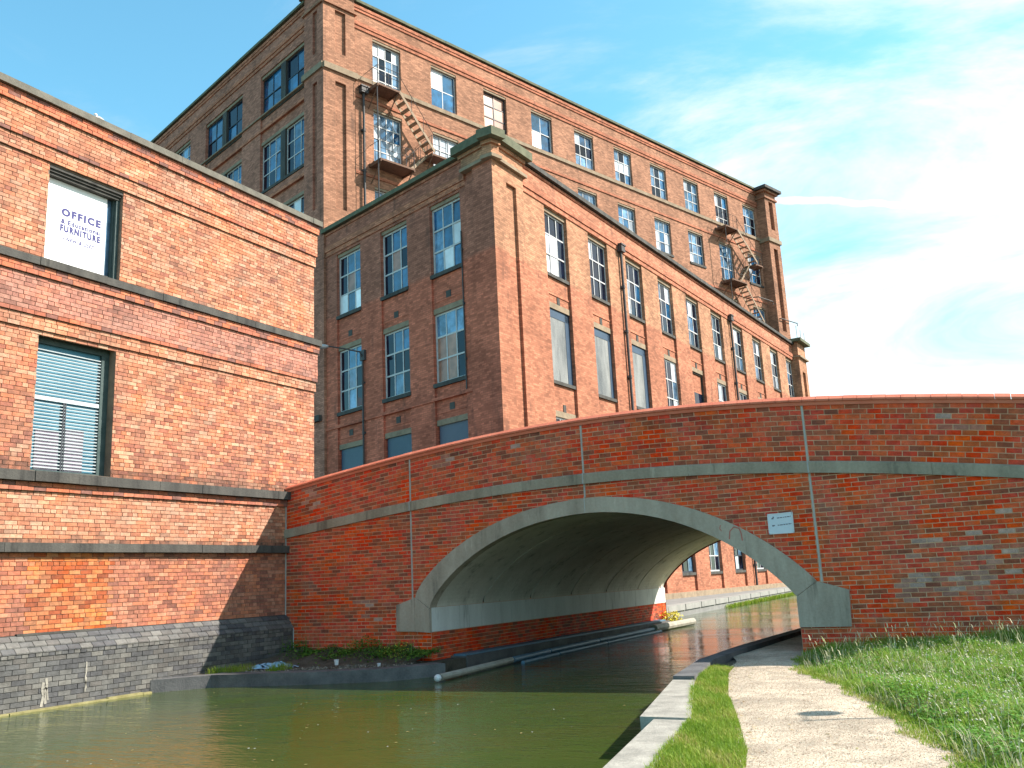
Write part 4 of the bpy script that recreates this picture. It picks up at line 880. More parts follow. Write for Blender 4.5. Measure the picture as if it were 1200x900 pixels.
escape(2.75, 4.30, 28.75, 24.25, "rusty iron fire escape near the tall mill's front corner", (6.75, 25.75), (6.6, 7.7), (6.7, 5.2))
escape(36.75, 38.5, 28.75, 24.2, "rusty iron fire escape near the far end of the tall mill", (41.1, 26.35), (41.0, 42.1), (41.0, 39.0), (38.9, 24.0, 41.2, 21.2))
for k, (a, c, z) in enumerate(((40.6, 42.9, 23.3), (43.9, 46.6, 22.0))):
    f = MB(WORLD); f.tube([UR.p(a, z + .15, .05), UR.p(a + .05, z, 1.0), UR.p(c, z, 1.0), UR.p(c, z - .25, 1.0)], .045, 6); part('vent_pipe', f, M['lead'], mill)
for k, (s, h) in enumerate(((44.75, 1.1), (45.95, 1.0), (47.1, .95))):
    ae = thing('roof_aerial', LR.p(s, 19.85, .6), ["tallest thin aerial on the far tower of the mill wing, nearest the tall mill", "middle thin aerial on the far tower of the mill wing", "outermost thin aerial on the far tower of the mill wing"][k], 'aerial', 'aerials on the far tower')
    f = MB(WORLD); f.tube([LR.p(s, 19.84, .6), LR.p(s, 19.85 + h, .6)], .03, 6); part('mast', f, M['bar'], ae)
    f = MB(WORLD); f.tube([LR.p(s - .12, 19.85 + h * .9, .6), LR.p(s + .12, 19.85 + h * .9, .6)], .02, 5); part('crossbar', f, M['bar'], ae)
# ------------------------------------------------------------------ ground, water, paths
b = MB(WORLD); b.face([(-600, -600, -1.3), (600, -600, -1.3), (600, 700, -1.3), (-600, 700, -1.3)]); struct('ground', b, M['soil'])
def water_mat():
    mt, nt, p = mat_new('canal_water', (.10, .10, .02), .035, IOR=1.33)
    ps = pos(nt, (1, 1, 1)); n1 = noise(nt, pos(nt, (.8, 2.2, 1)), 1.4, 4, .55, .6); n2 = noise(nt, pos(nt, (1.0, 2.6, 1)), 5.5, 3, .5); n3 = noise(nt, ps, .35, 4)
    c = ramp(nt, n3, [(.35, (.038, .068, .013)), (.65, (.054, .066, .015))]); Lk(nt, c, p.inputs['Base Color'])
    bump(nt, p, mth(nt, 'MULTIPLY', mth(nt, 'ADD', n1, mth(nt, 'MULTIPLY', n2, .4)), mrange(nt, noise(nt, ps, .22, 3), .38, .62, .35, 1.25)), .30, .07); return mt
M['water'] = water_mat()
b = MB(WORLD); b.face([(-24, -60, -.35), (-2.5, -60, -.35), (-2.5, 140, -.35), (-24, 140, -.35)]); struct('water', b, M['water'])
b = MB(WORLD); b.prism([(-60, 17.3), (XA - .5, 17.3), (XA - .5, 30.4), (-12.6, 32.0), (-12.95, 34.9), (-14.45, 62.5), (-15.4, 80), (-18, 130), (-60, 130)], -1.25, .12); struct('canal_quay', b, M['quay_top'])
b = MB(WORLD); P = [(-12.55, 31.9), (-12.93, 34.9), (-14.43, 62.5), (-15.38, 80)]
for k in range(3):
    (x0, y0), (x1, y1) = P[k], P[k + 1]; n = int(math.hypot(x1 - x0, y1 - y0) / 2.4)
    for i in range(n):
        a, c = i / n + .002, (i + 1) / n - .002; s = MB(WORLD); X = lambda t: (x0 + (x1 - x0) * t, y0 + (y1 - y0) * t); p, q = X(a), X(c)
        s.prism([(p[0] - .5, p[1]), (p[0] + .04, p[1]), (q[0] + .04, q[1]), (q[0] - .5, q[1])], -.1, .135 + random.uniform(-.004, .004)); o = part('coping_stone', s, M['quay'], bpy.data.objects['canal_quay'])
# right bank with the towpath
KE = [(-1.1, -3.0), (-3.08, 6.69), (-3.54, 8.93), (-3.69, 8.94), (-4.46, 12.05), (-4.86, 14.39), (-4.97, 17.71), (-4.85, 21.24), (-4.85, 60)]
def hgt(x, y):
    pr = float(np.interp(y, [6, 7.4, 8.5, 10.1, 12.16, 13.07, 16.3], [-.35, -.57, -.98, -1.52, -2.33, -2.94, -3.6])); d = x - pr
    h = -.012 + .16 * min(1, max(0, d / 2.2)) + .10 * min(1, max(0, (d - 1.5) / 4)); return h if y < 16.3 else -.012
GX = lambda y: float(np.interp(y, [k[1] for k in KE], [k[0] for k in KE])) + .35
b = MB(WORLD); ys = list(np.linspace(-3, 16.2, 40)); nx = 34
for y0, y1 in zip(ys, ys[1:]):
    xa, xb = [GX(y0) + (9 - GX(y0)) * (i / nx) ** 1.3 for i in range(nx + 1)], [GX(y1) + (9 - GX(y1)) * (i / nx) ** 1.3 for i in range(nx + 1)]
    for i in range(nx): b.face([(xa[i], y0, hgt(xa[i], y0)), (xa[i + 1], y0, hgt(xa[i + 1], y0)), (xb[i + 1], y1, hgt(xb[i + 1], y1)), (xb[i], y1, hgt(xb[i], y1))], smooth=True)
b.face([(GX(16.2), 16.2, -.012), (9, 16.2, -.012), (9, 60, -.012), (-4.5, 60, -.012)]); b.face([(9, -3, .2), (200, -3, .2), (200, 200, .2), (9, 200, .2)])
b.face([(-4.6, 60, -.012), (9, 60, -.012), (9, 200, -.012), (-4.6, 200, -.012)])
struct('towpath_bank', b, M['soil'], True)
def path_mat():
    mt, nt, p = mat_new('bound_gravel', rough=.9, Specular_IOR_Level=.25)
    ps = pos(nt); v = N(nt, 'ShaderNodeTexVoronoi'); v.inputs['Scale'].default_value = 125; Lk(nt, ps, v.inputs['Vector'])
    sc = N(nt, 'ShaderNodeSeparateColor'); Lk(nt, v.outputs['Color'], sc.inputs[0])
    c = ramp(nt, sc.outputs[0], [(0, (.22, .145, .095)), (.14, (.42, .33, .245)), (.3, (.50, .41, .31)), (.55, (.55, .46, .36)), (.8, (.61, .525, .425)), (.93, (.30, .22, .165))], 'CONSTANT')
    n = noise(nt, ps, .8, 5); n2 = noise(nt, ps, 4, 5)
    c = mixc(nt, 1, c, mrange(nt, mth(nt, 'ADD', mth(nt, 'MULTIPLY', n, .6), mth(nt, 'MULTIPLY', n2, .4)), .38, .62, .66, 1.1), 'MULTIPLY')
    Lk(nt, c, p.inputs['Base Color']); bump(nt, p, mth(nt, 'SUBTRACT', 1.0, v.outputs['Distance']), .6, .004); return mt
M['path'] = path_mat()
PL = lambda y: float(np.interp(y, [-3, 5, 6.96, 7.6, 8.8, 10.82, 13.0, 14.1, 15.5, 17.7, 21, 60], [-1.4, -2.02, -2.12, -2.29, -2.69, -3.40, -4.04, -4.25, -4.62, -4.68, -4.58, -4.55]))
PR = lambda y: float(np.interp(y, [-3, 5, 7.4, 7.84, 8.5, 10.11, 12.16, 13.07, 16.24, 60], [.3, -.2, -.57, -.68, -.98, -1.52, -2.33, -2.94, -3.62, -3.62]))
b = MB(WORLD); yy = list(np.linspace(-3, 16.2, 70)) + [17, 19, 22, 26, 30.3, 60]
for y0, y1 in zip(yy, yy[1:]):
    for i in range(8):
        f0, f1 = i / 8, (i + 1) / 8; X = lambda y, f: PL(y) + (PR(y) - PL(y)) * f + .05 * math.sin(y * 3.1) * (f in (0, 1)); Z = lambda f: .004 + .02 * (1 - (2 * f - 1) ** 2)
        b.face([(X(y0, f0), y0, Z(f0)), (X(y0, f1), y0, Z(f1)), (X(y1, f1), y1, Z(f1)), (X(y1, f0), y1, Z(f0))], smooth=True)
struct('towpath', b, M['path'], True)
# loose grit on the path
n = 15000; y = rng.uniform(6, 14.5, n) ** 1.0; f = rng.random(n); a = np.array([PL(q) for q in y]); c = np.array([PR(q) for q in y]); x = a + (c - a) * f
s = rng.uniform(.002, .0052, n); base = np.array([(1, 0, 0), (0, 1, 0), (-1, 0, 0), (0, -1, 0), (0, 0, .8), (0, 0, -.8)]); th = rng.uniform(0, 6.28, n)
V = base[None] * s[:, None, None] * rng.uniform(.7, 1.3, (n, 6, 1)); V = np.stack([V[..., 0] * np.cos(th)[:, None] - V[..., 1] * np.sin(th)[:, None], V[..., 0] * np.sin(th)[:, None] + V[..., 1] * np.cos(th)[:, None], V[..., 2]], -1)
V += np.stack([x, y, .006 + .02 * (1 - (2 * f - 1) ** 2)], -1)[:, None]; F = np.array([(0, 1, 4), (1, 2, 4), (2, 3, 4), (3, 0, 4), (1, 0, 5), (2, 1, 5), (3, 2, 5), (0, 3, 5)])
def rnd_mat(name, cols, rough=.85, trans=0):
    mt, nt, p = mat_new(name, rough=rough, Specular_IOR_Level=.3); at = N(nt, 'ShaderNodeAttribute', attribute_name='rnd'); c = ramp(nt, at.outputs['Fac'], [(i / max(1, len(cols) - 1), q) for i, q in enumerate(cols)]); Lk(nt, c, p.inputs['Base Color'])
    if trans:
        t = N(nt, 'ShaderNodeBsdfTranslucent'); Lk(nt, c, t.inputs[0]); mx = N(nt, 'ShaderNodeMixShader'); mx.inputs[0].default_value = trans; Lk(nt, p.outputs[0], mx.inputs[1]); Lk(nt, t.outputs[0], mx.inputs[2]); Lk(nt, mx.outputs[0], nt.nodes['Material Output'].inputs[0])
    return mt
M['grit'] = rnd_mat('grit', [(.16, .10, .065), (.44, .34, .24), (.58, .50, .39), (.68, .60, .50)])
o = link('gravel', np_mesh('gravel', V.reshape(-1, 3), (F[None] + (np.arange(n) * 6)[:, None, None]).reshape(-1, 3), [M['grit']], {'rnd': np.repeat(rng.random(n), 8)})); o['kind'] = 'stuff'
# kerb slabs along the water on the towpath side
KI = [(-.75, -3.0), (-2.62, 6.69), (-3.10, 8.5), (-3.02, 8.94), (-4.16, 12.05), (-4.62, 14.39), (-4.72, 17.71), (-4.60, 21.24), (-4.60, 60)]
cw = thing('canal_kerb', (-3.6, 9, -.3), "pale concrete kerb slabs edging the towpath along the canal", 'kerb')
def slab(p, mt, z=.012):
    s = MB(WORLD); s.prism(p, -.27, z); part('kerb_slab', s, mt, cw)
def lerp(P, y): return (float(np.interp(y, [q[1] for q in P], [q[0] for q in P])), y)
def quad(O_, I_, y0, y1): a, d, e, f_ = lerp(I_, y0), lerp(I_, y1), lerp(O_, y1), lerp(O_, y0); return [f_, a, d, e]
A_ = [(-1.1, -3), (-3.08, 6.69), (-3.54, 8.93)]; B_ = [(-.78, -3), (-2.70, 6.69), (-3.14, 8.93)]
for y0, y1 in ((-3, -.6), (-.59, 2.2), (2.21, 5.3), (5.31, 8.93)): slab(quad(A_, B_, y0, y1), M['kerb'])
A2 = KE[3:]; B2_ = [(-3.16, 8.945)] + KI[4:]
slab(quad(A2, B2_, 8.945, 12.05), M['kerb'], .03)
for y0, y1 in ((12.06, 14.35), (14.36, 16.8), (16.81, 19.4), (19.41, 22), (22.01, 25), (25.01, 28), (28.01, 31)): slab(quad(A2, B2_, y0, y1), M['kerb_dk'], .075)  # darker colour carries the shade by the bridge
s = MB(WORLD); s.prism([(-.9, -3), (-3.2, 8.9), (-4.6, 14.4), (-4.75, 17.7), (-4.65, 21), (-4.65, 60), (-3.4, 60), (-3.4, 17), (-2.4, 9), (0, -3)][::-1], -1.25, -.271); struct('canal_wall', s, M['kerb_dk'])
# concrete ledge in the corner between building and bridge
lg = thing('concrete_ledge', (-13, 14.5, -.35), "low dark concrete ledge edging the weedy corner between office building and bridge", 'ledge')
LE = [(-15.08, 12.33), (-14.43, 13.22), (-12.55, 13.86), (-11.12, 14.55), (-10.46, 15.55)]
LI = [(-15.08, 12.85), (-14.55, 13.62), (-12.66, 14.22), (-11.36, 14.86), (-10.86, 15.75)]
for k in range(4):
    s = MB(WORLD); s.prism([LE[k], LE[k + 1], LI[k + 1], LI[k]], -1.2, -.115 + .004 * (k % 2)); part('kerb_block', s, M['kerb_dk'] if k else M['kerb_dk'], lg)  # shade of the ledge front is in this dark colour
s = MB(WORLD); s.prism([(-15.085, 12.6)] + LI[1:] + [(-10.86, 16.95), (XA - .3, 16.95), (XA - .3, YB + .2), (-15.1, YB + .2)], -1.2, -.13)
for xq, yq in ((-10.86, 15.75),): pass
part('infill', s, M['soil'], lg)
s = MB(WORLD); g = 14
for i in range(g):
    for j in range(6):
        X = lambda i_: -15.05 + (-11.3 + 15.05) * i_ / g; Y = lambda i_, j_: (13.35 + (15.4 - 13.35) * i_ / g) + (YB + .02 - (13.35 + (15.4 - 13.35) * i_ / g)) * j_ / 6; Zf = lambda i_, j_: -.135 + .26 * (j_ / 6) ** 1.4 * (1 + .25 * math.sin(i_ * 1.7)) + .02 * math.sin(i_ * 2.3 + j_)
        s.face([(X(i), Y(i, j), Zf(i, j)), (X(i + 1), Y(i + 1, j), Zf(i + 1, j)), (X(i + 1), Y(i + 1, j + 1), Zf(i + 1, j + 1)), (X(i), Y(i, j + 1), Zf(i, j + 1))], smooth=True)
part('soil_bank', s, M['soil'], lg, True)
# floating boom under the arch
bo = thing('floating_boom', (-10.4, 20, -.3), "long blue grey tubular boom lying along the foot of the bridge abutment", 'boom')
BP = [(-9.93, 14.55), (-10.28, 17.9), (-10.46, 20.0), (-10.62, 23.2), (-10.72, 27.6)]
for k, (p, q) in enumerate(zip(BP, BP[1:])):
    s = MB(WORLD); p, q = Vector((*p, -.27)), Vector((*q, -.27)); t = (q - p).normalized() * .03; s.tube([p + t, q - t], .065, 10); part('tube', s, M['boom'] if k else M['boom_end'], bo)
    if k: s = MB(WORLD); s.tube([p + t + Vector((.25, .0, -.06)), q - t + Vector((.25, 0, -.06))], .045, 8); part('rail', s, M['boom'], bo)
s = MB(WORLD); s.tube([(-10.72, 27.65, -.25), (-10.55, 30.9, -.23)], .12, 10); part('end_tube', s, M['boom_end'], bo)
s = MB(WORLD); blob(s, (-9.93, 14.5, -.27), (.07, .07, .07), ax=(0, 1, 0)); part('end_cap', s, M['white'], bo)
# litter in the corner
ps_ = thing('plastic_bag', (-14.0, 14.6, -.08), "crumpled blue plastic bag lying in the shade below the dark brick plinth", 'bag')
s = MB(WORLD); gx = 9
hz = [[.03 + .16 * rng.random() * math.sin(math.pi * i / gx) * math.sin(math.pi * j / gx) for j in range(gx + 1)] for i in range(gx + 1)]
for i in range(gx):
    for j in range(gx): s.face([(-14.45 + .95 * (i + di) / gx + .05 * math.sin(j * 2 + i), 14.05 + .45 * (j + dj) / gx + .25 * (i + di) / gx, -.12 + hz[i + di][j + dj]) for di, dj in ((0, 0), (1, 0), (1, 1), (0, 1))])
part('bag', s, M['bagblue'], ps_)
for k, (x, y, z, lb_, r) in enumerate(((-12.55, 14.75, -.02, "white paper cup lying in the weeds against the bridge foot", .05), (-11.62, 14.93, -.08, "small white paper cup standing behind the kerb below the yellow flowers", .038))):
    t = thing('paper_cup', (x, y, z), lb_, 'cup', 'paper cups in the weeds'); s = MB(WORLD); s.lathe((x, y, z - .05), [(r * .7, 0), (r, r * 2), (r * .93, r * 2), (r * .65, .01)], 12); part('cup', s, M['white'], t); s = MB(WORLD); s.lathe((x, y, z - .05), [(r * 1.06, r * 1.95), (r * 1.06, r * 2.1), (.001, r * 2.12)], 12); part('lid', s, M['notice'], t)
n = 30; s = MB(WORLD)
for k in range(n):
    x, y = random.uniform(-12, -4.6), random.uniform(6, 12.4); r = random.uniform(.006, .016)
    s.face([(x + r * math.cos(a) * random.uniform(.5, 1.2), y + r * math.sin(a) * random.uniform(.5, 1.2), -.346) for a in np.linspace(0, 6.28, 6)[:-1]])
o = part('debris', s, M['white'], None); o['kind'] = 'stuff'
# lamp column standing just outside the picture; its shadow falls on the path
H_ = 4.3; hx, hy = -2.05 + H_, 9.50 + .6 * H_; HB = hgt(hx + .25, hy - .25)
lp = thing('street_lamp', (hx, hy, 0), "lamp column whose round head casts a shadow on the gravel path", 'lamp')
s = MB(WORLD); s.tube([(hx + .05, hy - .42, 0), (hx + .05, hy - .42, 1.2)], .09, 10); s.tube([(hx + .05, hy - .42, 1.2), (hx + .05, hy - .42, H_ + .12)], .022, 10); part('column', s, M['lead'], lp)
s = MB(WORLD); s.tube([(hx + .05, hy - .42, H_ + .1), (hx, hy, H_ + .15)], .010, 8); part('arm', s, M['lead'], lp)
s = MB(WORLD); s.lathe((hx, hy, H_), [(.04, -.08), (.13, -.06), (.165, 0), (.15, .08), (.06, .16), (.01, .17)], 18); part('lantern', s, M['lead'], lp)
# ------------------------------------------------------------------ grass, clover, weeds
def blades(x, y, z, h, wd, lean, ang):
    n = len(x); dx, dy = np.cos(ang), np.sin(ang); px, py = -dy, dx
    V = np.empty((n, 5, 3)); b0 = np.stack([x, y, z], -1); sd = np.stack([px, py, 0 * px], -1) * wd[:, None]; ld = np.stack([dx, dy, 0 * dx], -1)
    V[:, 0] = b0 - sd; V[:, 1] = b0 + sd; mid = b0 + ld * (lean * h * .35)[:, None] + np.array([0, 0, 1]) * (h * .6)[:, None]; V[:, 2] = mid + sd * .75; V[:, 3] = mid - sd * .75
    V[:, 4] = b0 + ld * (lean * h)[:, None] + np.array([0, 0, 1]) * (h * np.sqrt(np.maximum(.2, 1 - lean ** 2 * .5)))[:, None]
    return V
fb = lambda x, y, s: np.sin(x * 3.1 * s + 1.3) * np.sin(y * 2.7 * s + .4) + .6 * np.sin(x * 7.3 * s + y * 5.1 * s)
def grass_obj(name, V, mt):
    n = len(V); q = (np.arange(n) * 5)[:, None]; F = np.concatenate([q + np.array([[0, 1, 2]]), q + np.array([[0, 2, 3]]), q + np.array([[3, 2, 4]])]); r = np.clip(.5 + .22 * fb(V[:, 0, 0], V[:, 0, 1], 1.7) + rng.normal(0, .2, n), 0, 1)
    o = link(name, np_mesh(name, V.reshape(-1, 3), F, [mt], {'rnd': np.tile(r, 3)})); o['kind'] = 'stuff'; return o
M['grass'] = rnd_mat('meadow_grass', [(.08, .18, .015), (.14, .28, .022), (.20, .36, .03), (.28, .41, .05), (.38, .42, .11), (.48, .42, .22)], .6, .35); M['lawn'] = rnd_mat('short_grass', [(.12, .22, .015), (.17, .28, .02), (.22, .33, .03), (.30, .34, .05), (.38, .34, .11)], .6, .35)
M['clover'] = rnd_mat('clover_leaf', [(.08, .20, .02), (.12, .28, .03), (.16, .33, .05)], .6, .3); M['blossom'] = rnd_mat('clover_blossom', [(.42, .42, .28), (.52, .50, .36), (.38, .36, .22)], .8); M['straw'] = rnd_mat('seed_head', [(.42, .38, .22), (.60, .55, .38), (.30, .34, .14)], .8, .2)
M['weed'] = rnd_mat('weed_leaf', [(.04, .11, .015), (.07, .17, .022), (.11, .23, .03), (.16, .26, .04)], .6, .3); M['yellow'] = rnd_mat('yellow_flower', [(.55, .48, .03), (.65, .58, .08)], .7)
def scatter(n, yr, xl, xr, pw=1.0):
    y = yr[0] + (yr[1] - yr[0]) * rng.random(n) ** pw; a = np.array([xl(q) for q in y]); c = np.array([xr(q) for q in y]); return a + (c - a) * rng.random(n), y
hv = np.vectorize(hgt)
fb = lambda x, y, s: np.sin(x * 3.1 * s + 1.3) * np.sin(y * 2.7 * s + .4) + .6 * np.sin(x * 7.3 * s + y * 5.1 * s)
x, y = scatter(125000, (6.2, 16.15), lambda q: PR(q) - .03, lambda q: max(2.4, PR(q) + 2.6), 1.25)
ex = rng.normal(0, .06, len(x)); h = np.clip(.13 + .06 * fb(x, y, .6) + rng.normal(0, .045, len(x)), .04, .36); e = x - np.array([PR(q) for q in y]); h *= np.clip(.35 + e * 1.5, .35, 1)
h[y > 15.0] *= 1.25
V = blades(x + ex * .4, y, hv(x, y) - .01, h, rng.uniform(.0022, .0055, len(x)), rng.uniform(.15, 1.1, len(x)), rng.uniform(0, 6.28, len(x))); grass_obj('grass', V, M['grass'])
x, y = scatter(40000, (5.9, 13.9), lambda q: max(lerp(B_ if q < 8.93 else B2_, q)[0] - .04, -99), lambda q: PL(q) + .05, 1.1)
ok = ~((y > 13.2) & (rng.random(len(y)) < .3)); x, y = x[ok], y[ok]
h = np.clip(.055 + .018 * fb(x, y, 1.2) + rng.normal(0, .018, len(x)), .02, .13); V = blades(x, y, np.full(len(x), -.012), h, rng.uniform(.002, .0042, len(x)), rng.uniform(.1, 1.0, len(x)), rng.uniform(0, 6.28, len(x))); o = grass_obj('grass', V, M['lawn'])
# creeping edges of grass over the path
x, y = scatter(9000, (5.9, 15.5), lambda q: PR(q) - .16, lambda q: PR(q) + .12, 1.1); x += .05 * np.sin(y * 5) + .04 * np.sin(y * 13)
V = blades(x, y, np.full(len(x), .0), rng.uniform(.02, .07, len(x)), rng.uniform(.002, .004, len(x)), rng.uniform(.3, 1.2, len(x)), rng.uniform(0, 6.28, len(x))); grass_obj('grass', V, M['lawn'])
# clover leaves: three leaflets each
x, y = scatter(22000, (6.2, 15.6), lambda q: PR(q) + .1, lambda q: max(2.4, PR(q) + 2.6), 1.3); k = fb(x, y, .9) > -.35; x, y = x[k], y[k]; n = len(x)
z = hv(x, y) + np.clip(.10 + .045 * fb(x, y, .6) + rng.normal(0, .03, n), .03, .3); r = rng.uniform(.010, .022, n); a0 = rng.uniform(0, 6.28, n); V = np.empty((n, 3, 4, 3))
for j in range(3):
    a = a0 + j * 2.094; d = np.stack([np.cos(a), np.sin(a), rng.uniform(-.2, .5, n)], -1); s_ = np.stack([-np.sin(a), np.cos(a), rng.uniform(-.3, .3, n)], -1); c0 = np.stack([x, y, z], -1)
    V[:, j, 0] = c0; V[:, j, 1] = c0 + d * r[:, None] + s_ * (r * .75)[:, None]; V[:, j, 2] = c0 + d * (r * 1.7)[:, None]; V[:, j, 3] = c0 + d * r[:, None] - s_ * (r * .75)[:, None]
o = link('clover', np_mesh('clover', V.reshape(-1, 3), np.arange(n * 12).reshape(-1, 4), [M['clover']], {'rnd': np.repeat(rng.random(n), 3)})); o['kind'] = 'stuff'
# clover blossoms
x, y = scatter(3000, (6.2, 14.6), lambda q: PR(q) + .25, lambda q: max(2.4, PR(q) + 2.6), 1.2); k = fb(x, y, .8) > -.6; x, y = x[k], y[k]; n = len(x)
z = hv(x, y) + np.clip(.14 + .05 * fb(x, y, .6) + rng.normal(0, .03, n), .05, .3); r = rng.uniform(.007, .013, n)
oc = np.array([(1, 0, 0), (0, 1, 0), (-1, 0, 0), (0, -1, 0), (0, 0, 1.05), (0, 0, -.8)]); V = np.stack([x, y, z], -1)[:, None] + oc[None] * r[:, None, None] * rng.uniform(.8, 1.2, (n, 6, 1))
o = link('clover_blossom', np_mesh('clover_blossom', V.reshape(-1, 3), (F8 := np.array([(0, 1, 4), (1, 2, 4), (2, 3, 4), (3, 0, 4), (1, 0, 5), (2, 1, 5), (3, 2, 5), (0, 3, 5)]))[None].repeat(n, 0).reshape(-1, 3) + np.repeat(np.arange(n) * 6, 8)[:, None], [M['blossom']], {'rnd': np.repeat(rng.random(n), 8)}, smooth=True)); o['kind'] = 'stuff'
# dry blades and dead stems mixed through the sward
x, y = scatter(7500, (6.2, 15.9), lambda q: PR(q) - .05, lambda q: max(2.4, PR(q) + 2.6), 1.2); k = fb(x, y, 1.1) > -.3; x, y = x[k], y[k]; n = len(x)
grass_obj('dry_grass', blades(x, y, hv(x, y), rng.uniform(.08, .26, n), rng.uniform(.0018, .004, n), rng.uniform(.2, 1.1, n), rng.uniform(0, 6.28, n)), M['straw'])
x, y = scatter(600, (6.2, 14.5), lambda q: PR(q) + .1, lambda q: max(2.4, PR(q) + 2.6), 1.2); n = len(x); an = rng.uniform(0, 6.28, n); V = blades(x, y, hv(x, y), rng.uniform(.22, .42, n), np.full(n, .0018), rng.uniform(.2, .7, n), an); tip = V[:, 4]
grass_obj('seed_stalks', np.concatenate([V, blades(tip[:, 0] - .015 * np.cos(an), tip[:, 1] - .015 * np.sin(an), tip[:, 2] - .02, np.full(n, .06), rng.uniform(.003, .006, n), np.full(n, .8), an)]), M['straw'])
# taller stalks with seed heads near the wall
x, y = scatter(150, (12.6, 15.9), lambda q: PR(q) + .15, lambda q: 1.0, .8); n = len(x); h = rng.uniform(.22, .48, n); an = rng.uniform(0, 6.28, n); le = rng.uniform(.2, .75, n)
V = blades(x, y, hv(x, y), h, np.full(n, .0022), le, an); tip = V[:, 4]; V2 = blades(tip[:, 0] - .02 * np.cos(an), tip[:, 1] - .02 * np.sin(an), tip[:, 2] - .03, np.full(n, .09), rng.uniform(.005, .009, n), np.full(n, .8), an); grass_obj('seed_stalks', np.concatenate([V, V2]), M['straw'])
# weeds in the corner by the bridge foot
def weeds(name, n, xr, yf, zf, hs, ls, mt, gate=None):
    x = rng.uniform(*xr, n); y = yf(x) ; k = np.ones(n, bool) if gate is None else gate(x, y); x, y = x[k], y[k]; n = len(x)
    z = zf(x, y) + rng.random(n) ** 1.5 * hs(x); r = rng.uniform(*ls, n); a = rng.uniform(0, 6.28, n); t = rng.uniform(-.6, .8, n); d = np.stack([np.cos(a) * np.cos(t), np.sin(a) * np.cos(t), np.sin(t)], -1); s_ = np.stack([-np.sin(a), np.cos(a), rng.uniform(-.4, .4, n)], -1); c0 = np.stack([x, y, z], -1); V = np.empty((n, 4, 3))
    V[:, 0] = c0; V[:, 1] = c0 + d * (r * .5)[:, None] + s_ * (r * .36)[:, None]; V[:, 2] = c0 + d * r[:, None] - np.array([0, 0, .25]) * r[:, None]; V[:, 3] = c0 + d * (r * .5)[:, None] - s_ * (r * .36)[:, None]
    o = link(name, np_mesh(name, V.reshape(-1, 3), np.arange(n * 4).reshape(-1, 4), [mt], {'rnd': rng.random(n)})); o['kind'] = 'stuff'
wav = lambda x: .5 + .5 * np.sin(x * 4.3) * np.sin(x * 1.9 + 1)
weeds('weeds', 4200, (-15.0, -10.95), lambda x: YB - .03 - np.abs(rng.normal(0, .42, len(x))) * np.clip((x + 15.6) * .9, .3, 1), lambda x, y: -.12 + .2 * np.clip(1 - (YB - y) / 1.8, 0, 1), lambda x: .04 + .34 * wav(x) ** 1.6, (.025, .075), M['weed'], lambda x, y: y > np.interp(x, [q[0] for q in LI], [q[1] for q in LI]))
xs_ = rng.uniform(-14.9, -11.2, 90); ys_ = YB - .05 - rng.random(90) * .7
grass_obj('weed_stems', blades(xs_, ys_, np.full(90, .02), rng.uniform(.25, .62, 90), np.full(90, .004), rng.uniform(.1, .5, 90), rng.uniform(0, 6.28, 90)), M['weed'])
weeds('weeds', 260, (-12.1, -11.55), lambda x: YB - .1 - rng.random(len(x)) * .6, lambda x, y: np.full(len(x), .0), lambda x: np.full(len(x), .30), (.02, .035), M['yellow'])
xw = rng.uniform(-15.05, -13.4, 2600); yw = np.interp(xw, [q[0] for q in LI], [q[1] for q in LI]) + rng.random(2600) * .5 - .02; kk = (np.sin(xw * 6) + .5 * np.sin(xw * 17)) > -.2; xw, yw = xw[kk], yw[kk]; nn = len(xw)
grass_obj('grass', blades(xw, yw, np.full(nn, -.13), rng.uniform(.03, .20, nn), rng.uniform(.002, .005, nn), rng.uniform(.1, .8, nn), rng.uniform(0, 6.28, nn)), M['lawn'])
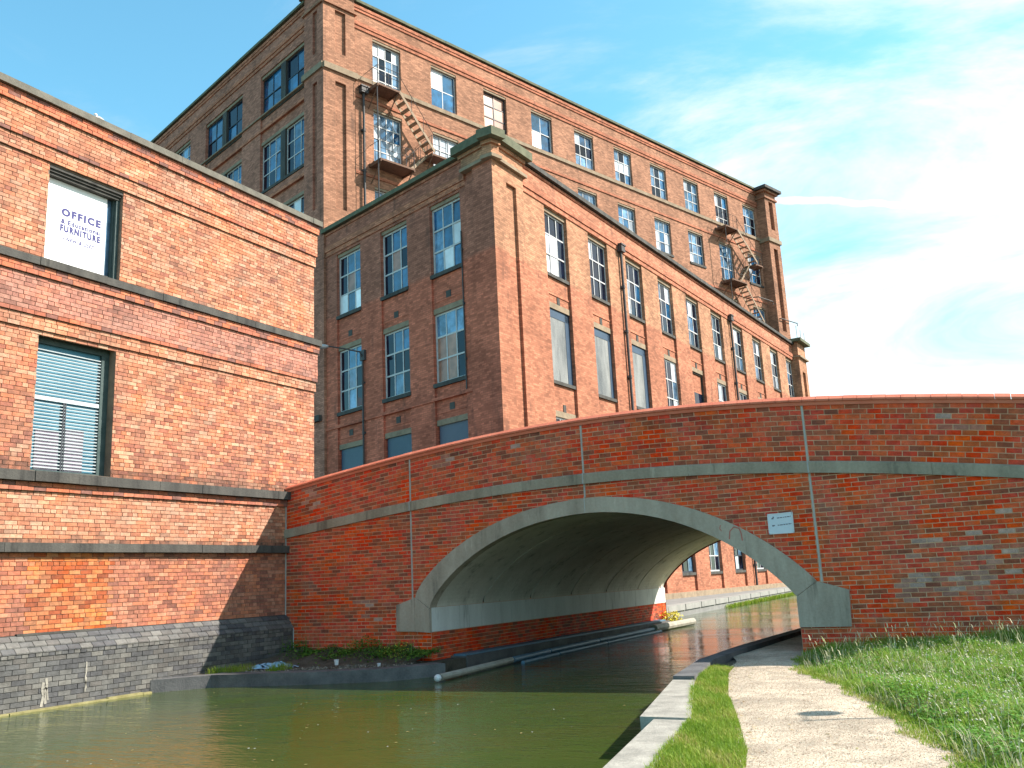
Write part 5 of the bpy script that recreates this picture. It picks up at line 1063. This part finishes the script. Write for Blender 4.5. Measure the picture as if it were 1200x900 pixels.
# rubble among the weeds
n = 900; x = rng.uniform(-14.6, -11.2, n); y = np.interp(x, [q[0] for q in LI], [q[1] for q in LI]) + rng.random(n) ** 1.5 * .9; s_ = rng.uniform(.006, .03, n) ; V = np.stack([x, y, np.full(n, -.115)], -1)[:, None] + oc[None] * s_[:, None, None] * rng.uniform(.5, 1.2, (n, 6, 1))
o = link('rubble', np_mesh('rubble', V.reshape(-1, 3), F8[None].repeat(n, 0).reshape(-1, 3) + np.repeat(np.arange(n) * 6, 8)[:, None], [rnd_mat('rubble', [(.05, .042, .035), (.13, .11, .09), (.26, .22, .18)])], {'rnd': np.repeat(rng.random(n), 8)})); o['kind'] = 'stuff'
# weeds growing from the far quay and a tuft behind the boom
x0 = rng.uniform(0, 1, 5000) ** .8; y0 = 44 + 24 * x0; xx = np.interp(y0, [q[1] for q in P], [q[0] for q in P]) + rng.uniform(-.1, .35, 5000); grass_obj('grass', blades(xx, y0, np.full(5000, -.34), rng.uniform(.05, .22, 5000), rng.uniform(.01, .03, 5000), rng.uniform(.1, .9, 5000), rng.uniform(0, 6.28, 5000)), M['lawn'])
weeds('weeds', 500, (-11.2, -10.75), lambda x: 30.0 + rng.normal(0, .25, len(x)), lambda x, y: np.full(len(x), -.15), lambda x: np.full(len(x), .3), (.05, .1), M['yellow'])

# fallen leaves on path and water, floating scum
n = 240; f_ = rng.random(n); y = rng.uniform(6.5, 14, n); a = np.array([PL(q) for q in y]); c = np.array([PR(q) for q in y]); ed = np.where(rng.random(n) < .7, np.where(rng.random(n) < .5, rng.random(n) * .12, 1 - rng.random(n) * .12), rng.random(n)); x = a + (c - a) * ed; z = np.full(n, .03)
m_ = 90; x = np.concatenate([x, rng.uniform(-14, -5.2, m_)]); y = np.concatenate([y, rng.uniform(5.5, 12.6, m_)]); z = np.concatenate([z, np.full(m_, -.345)]); n += m_
th = rng.uniform(0, 6.28, n); r = rng.uniform(.012, .03, n); V = np.empty((n, 4, 3)); d = np.stack([np.cos(th), np.sin(th), rng.uniform(-.1, .25, n) * (z > 0)], -1); s_ = np.stack([-np.sin(th), np.cos(th), 0 * th], -1); c0 = np.stack([x, y, z], -1)
V[:, 0] = c0 - d * r[:, None]; V[:, 1] = c0 + s_ * (r * .5)[:, None]; V[:, 2] = c0 + d * r[:, None]; V[:, 3] = c0 - s_ * (r * .5)[:, None]
o = link('fallen_leaves', np_mesh('fallen_leaves', V.reshape(-1, 3), np.arange(n * 4).reshape(-1, 4), [rnd_mat('dry_leaf', [(.16, .10, .04), (.28, .19, .07), (.36, .30, .12), (.14, .16, .05)])], {'rnd': rng.random(n)})); o['kind'] = 'stuff'
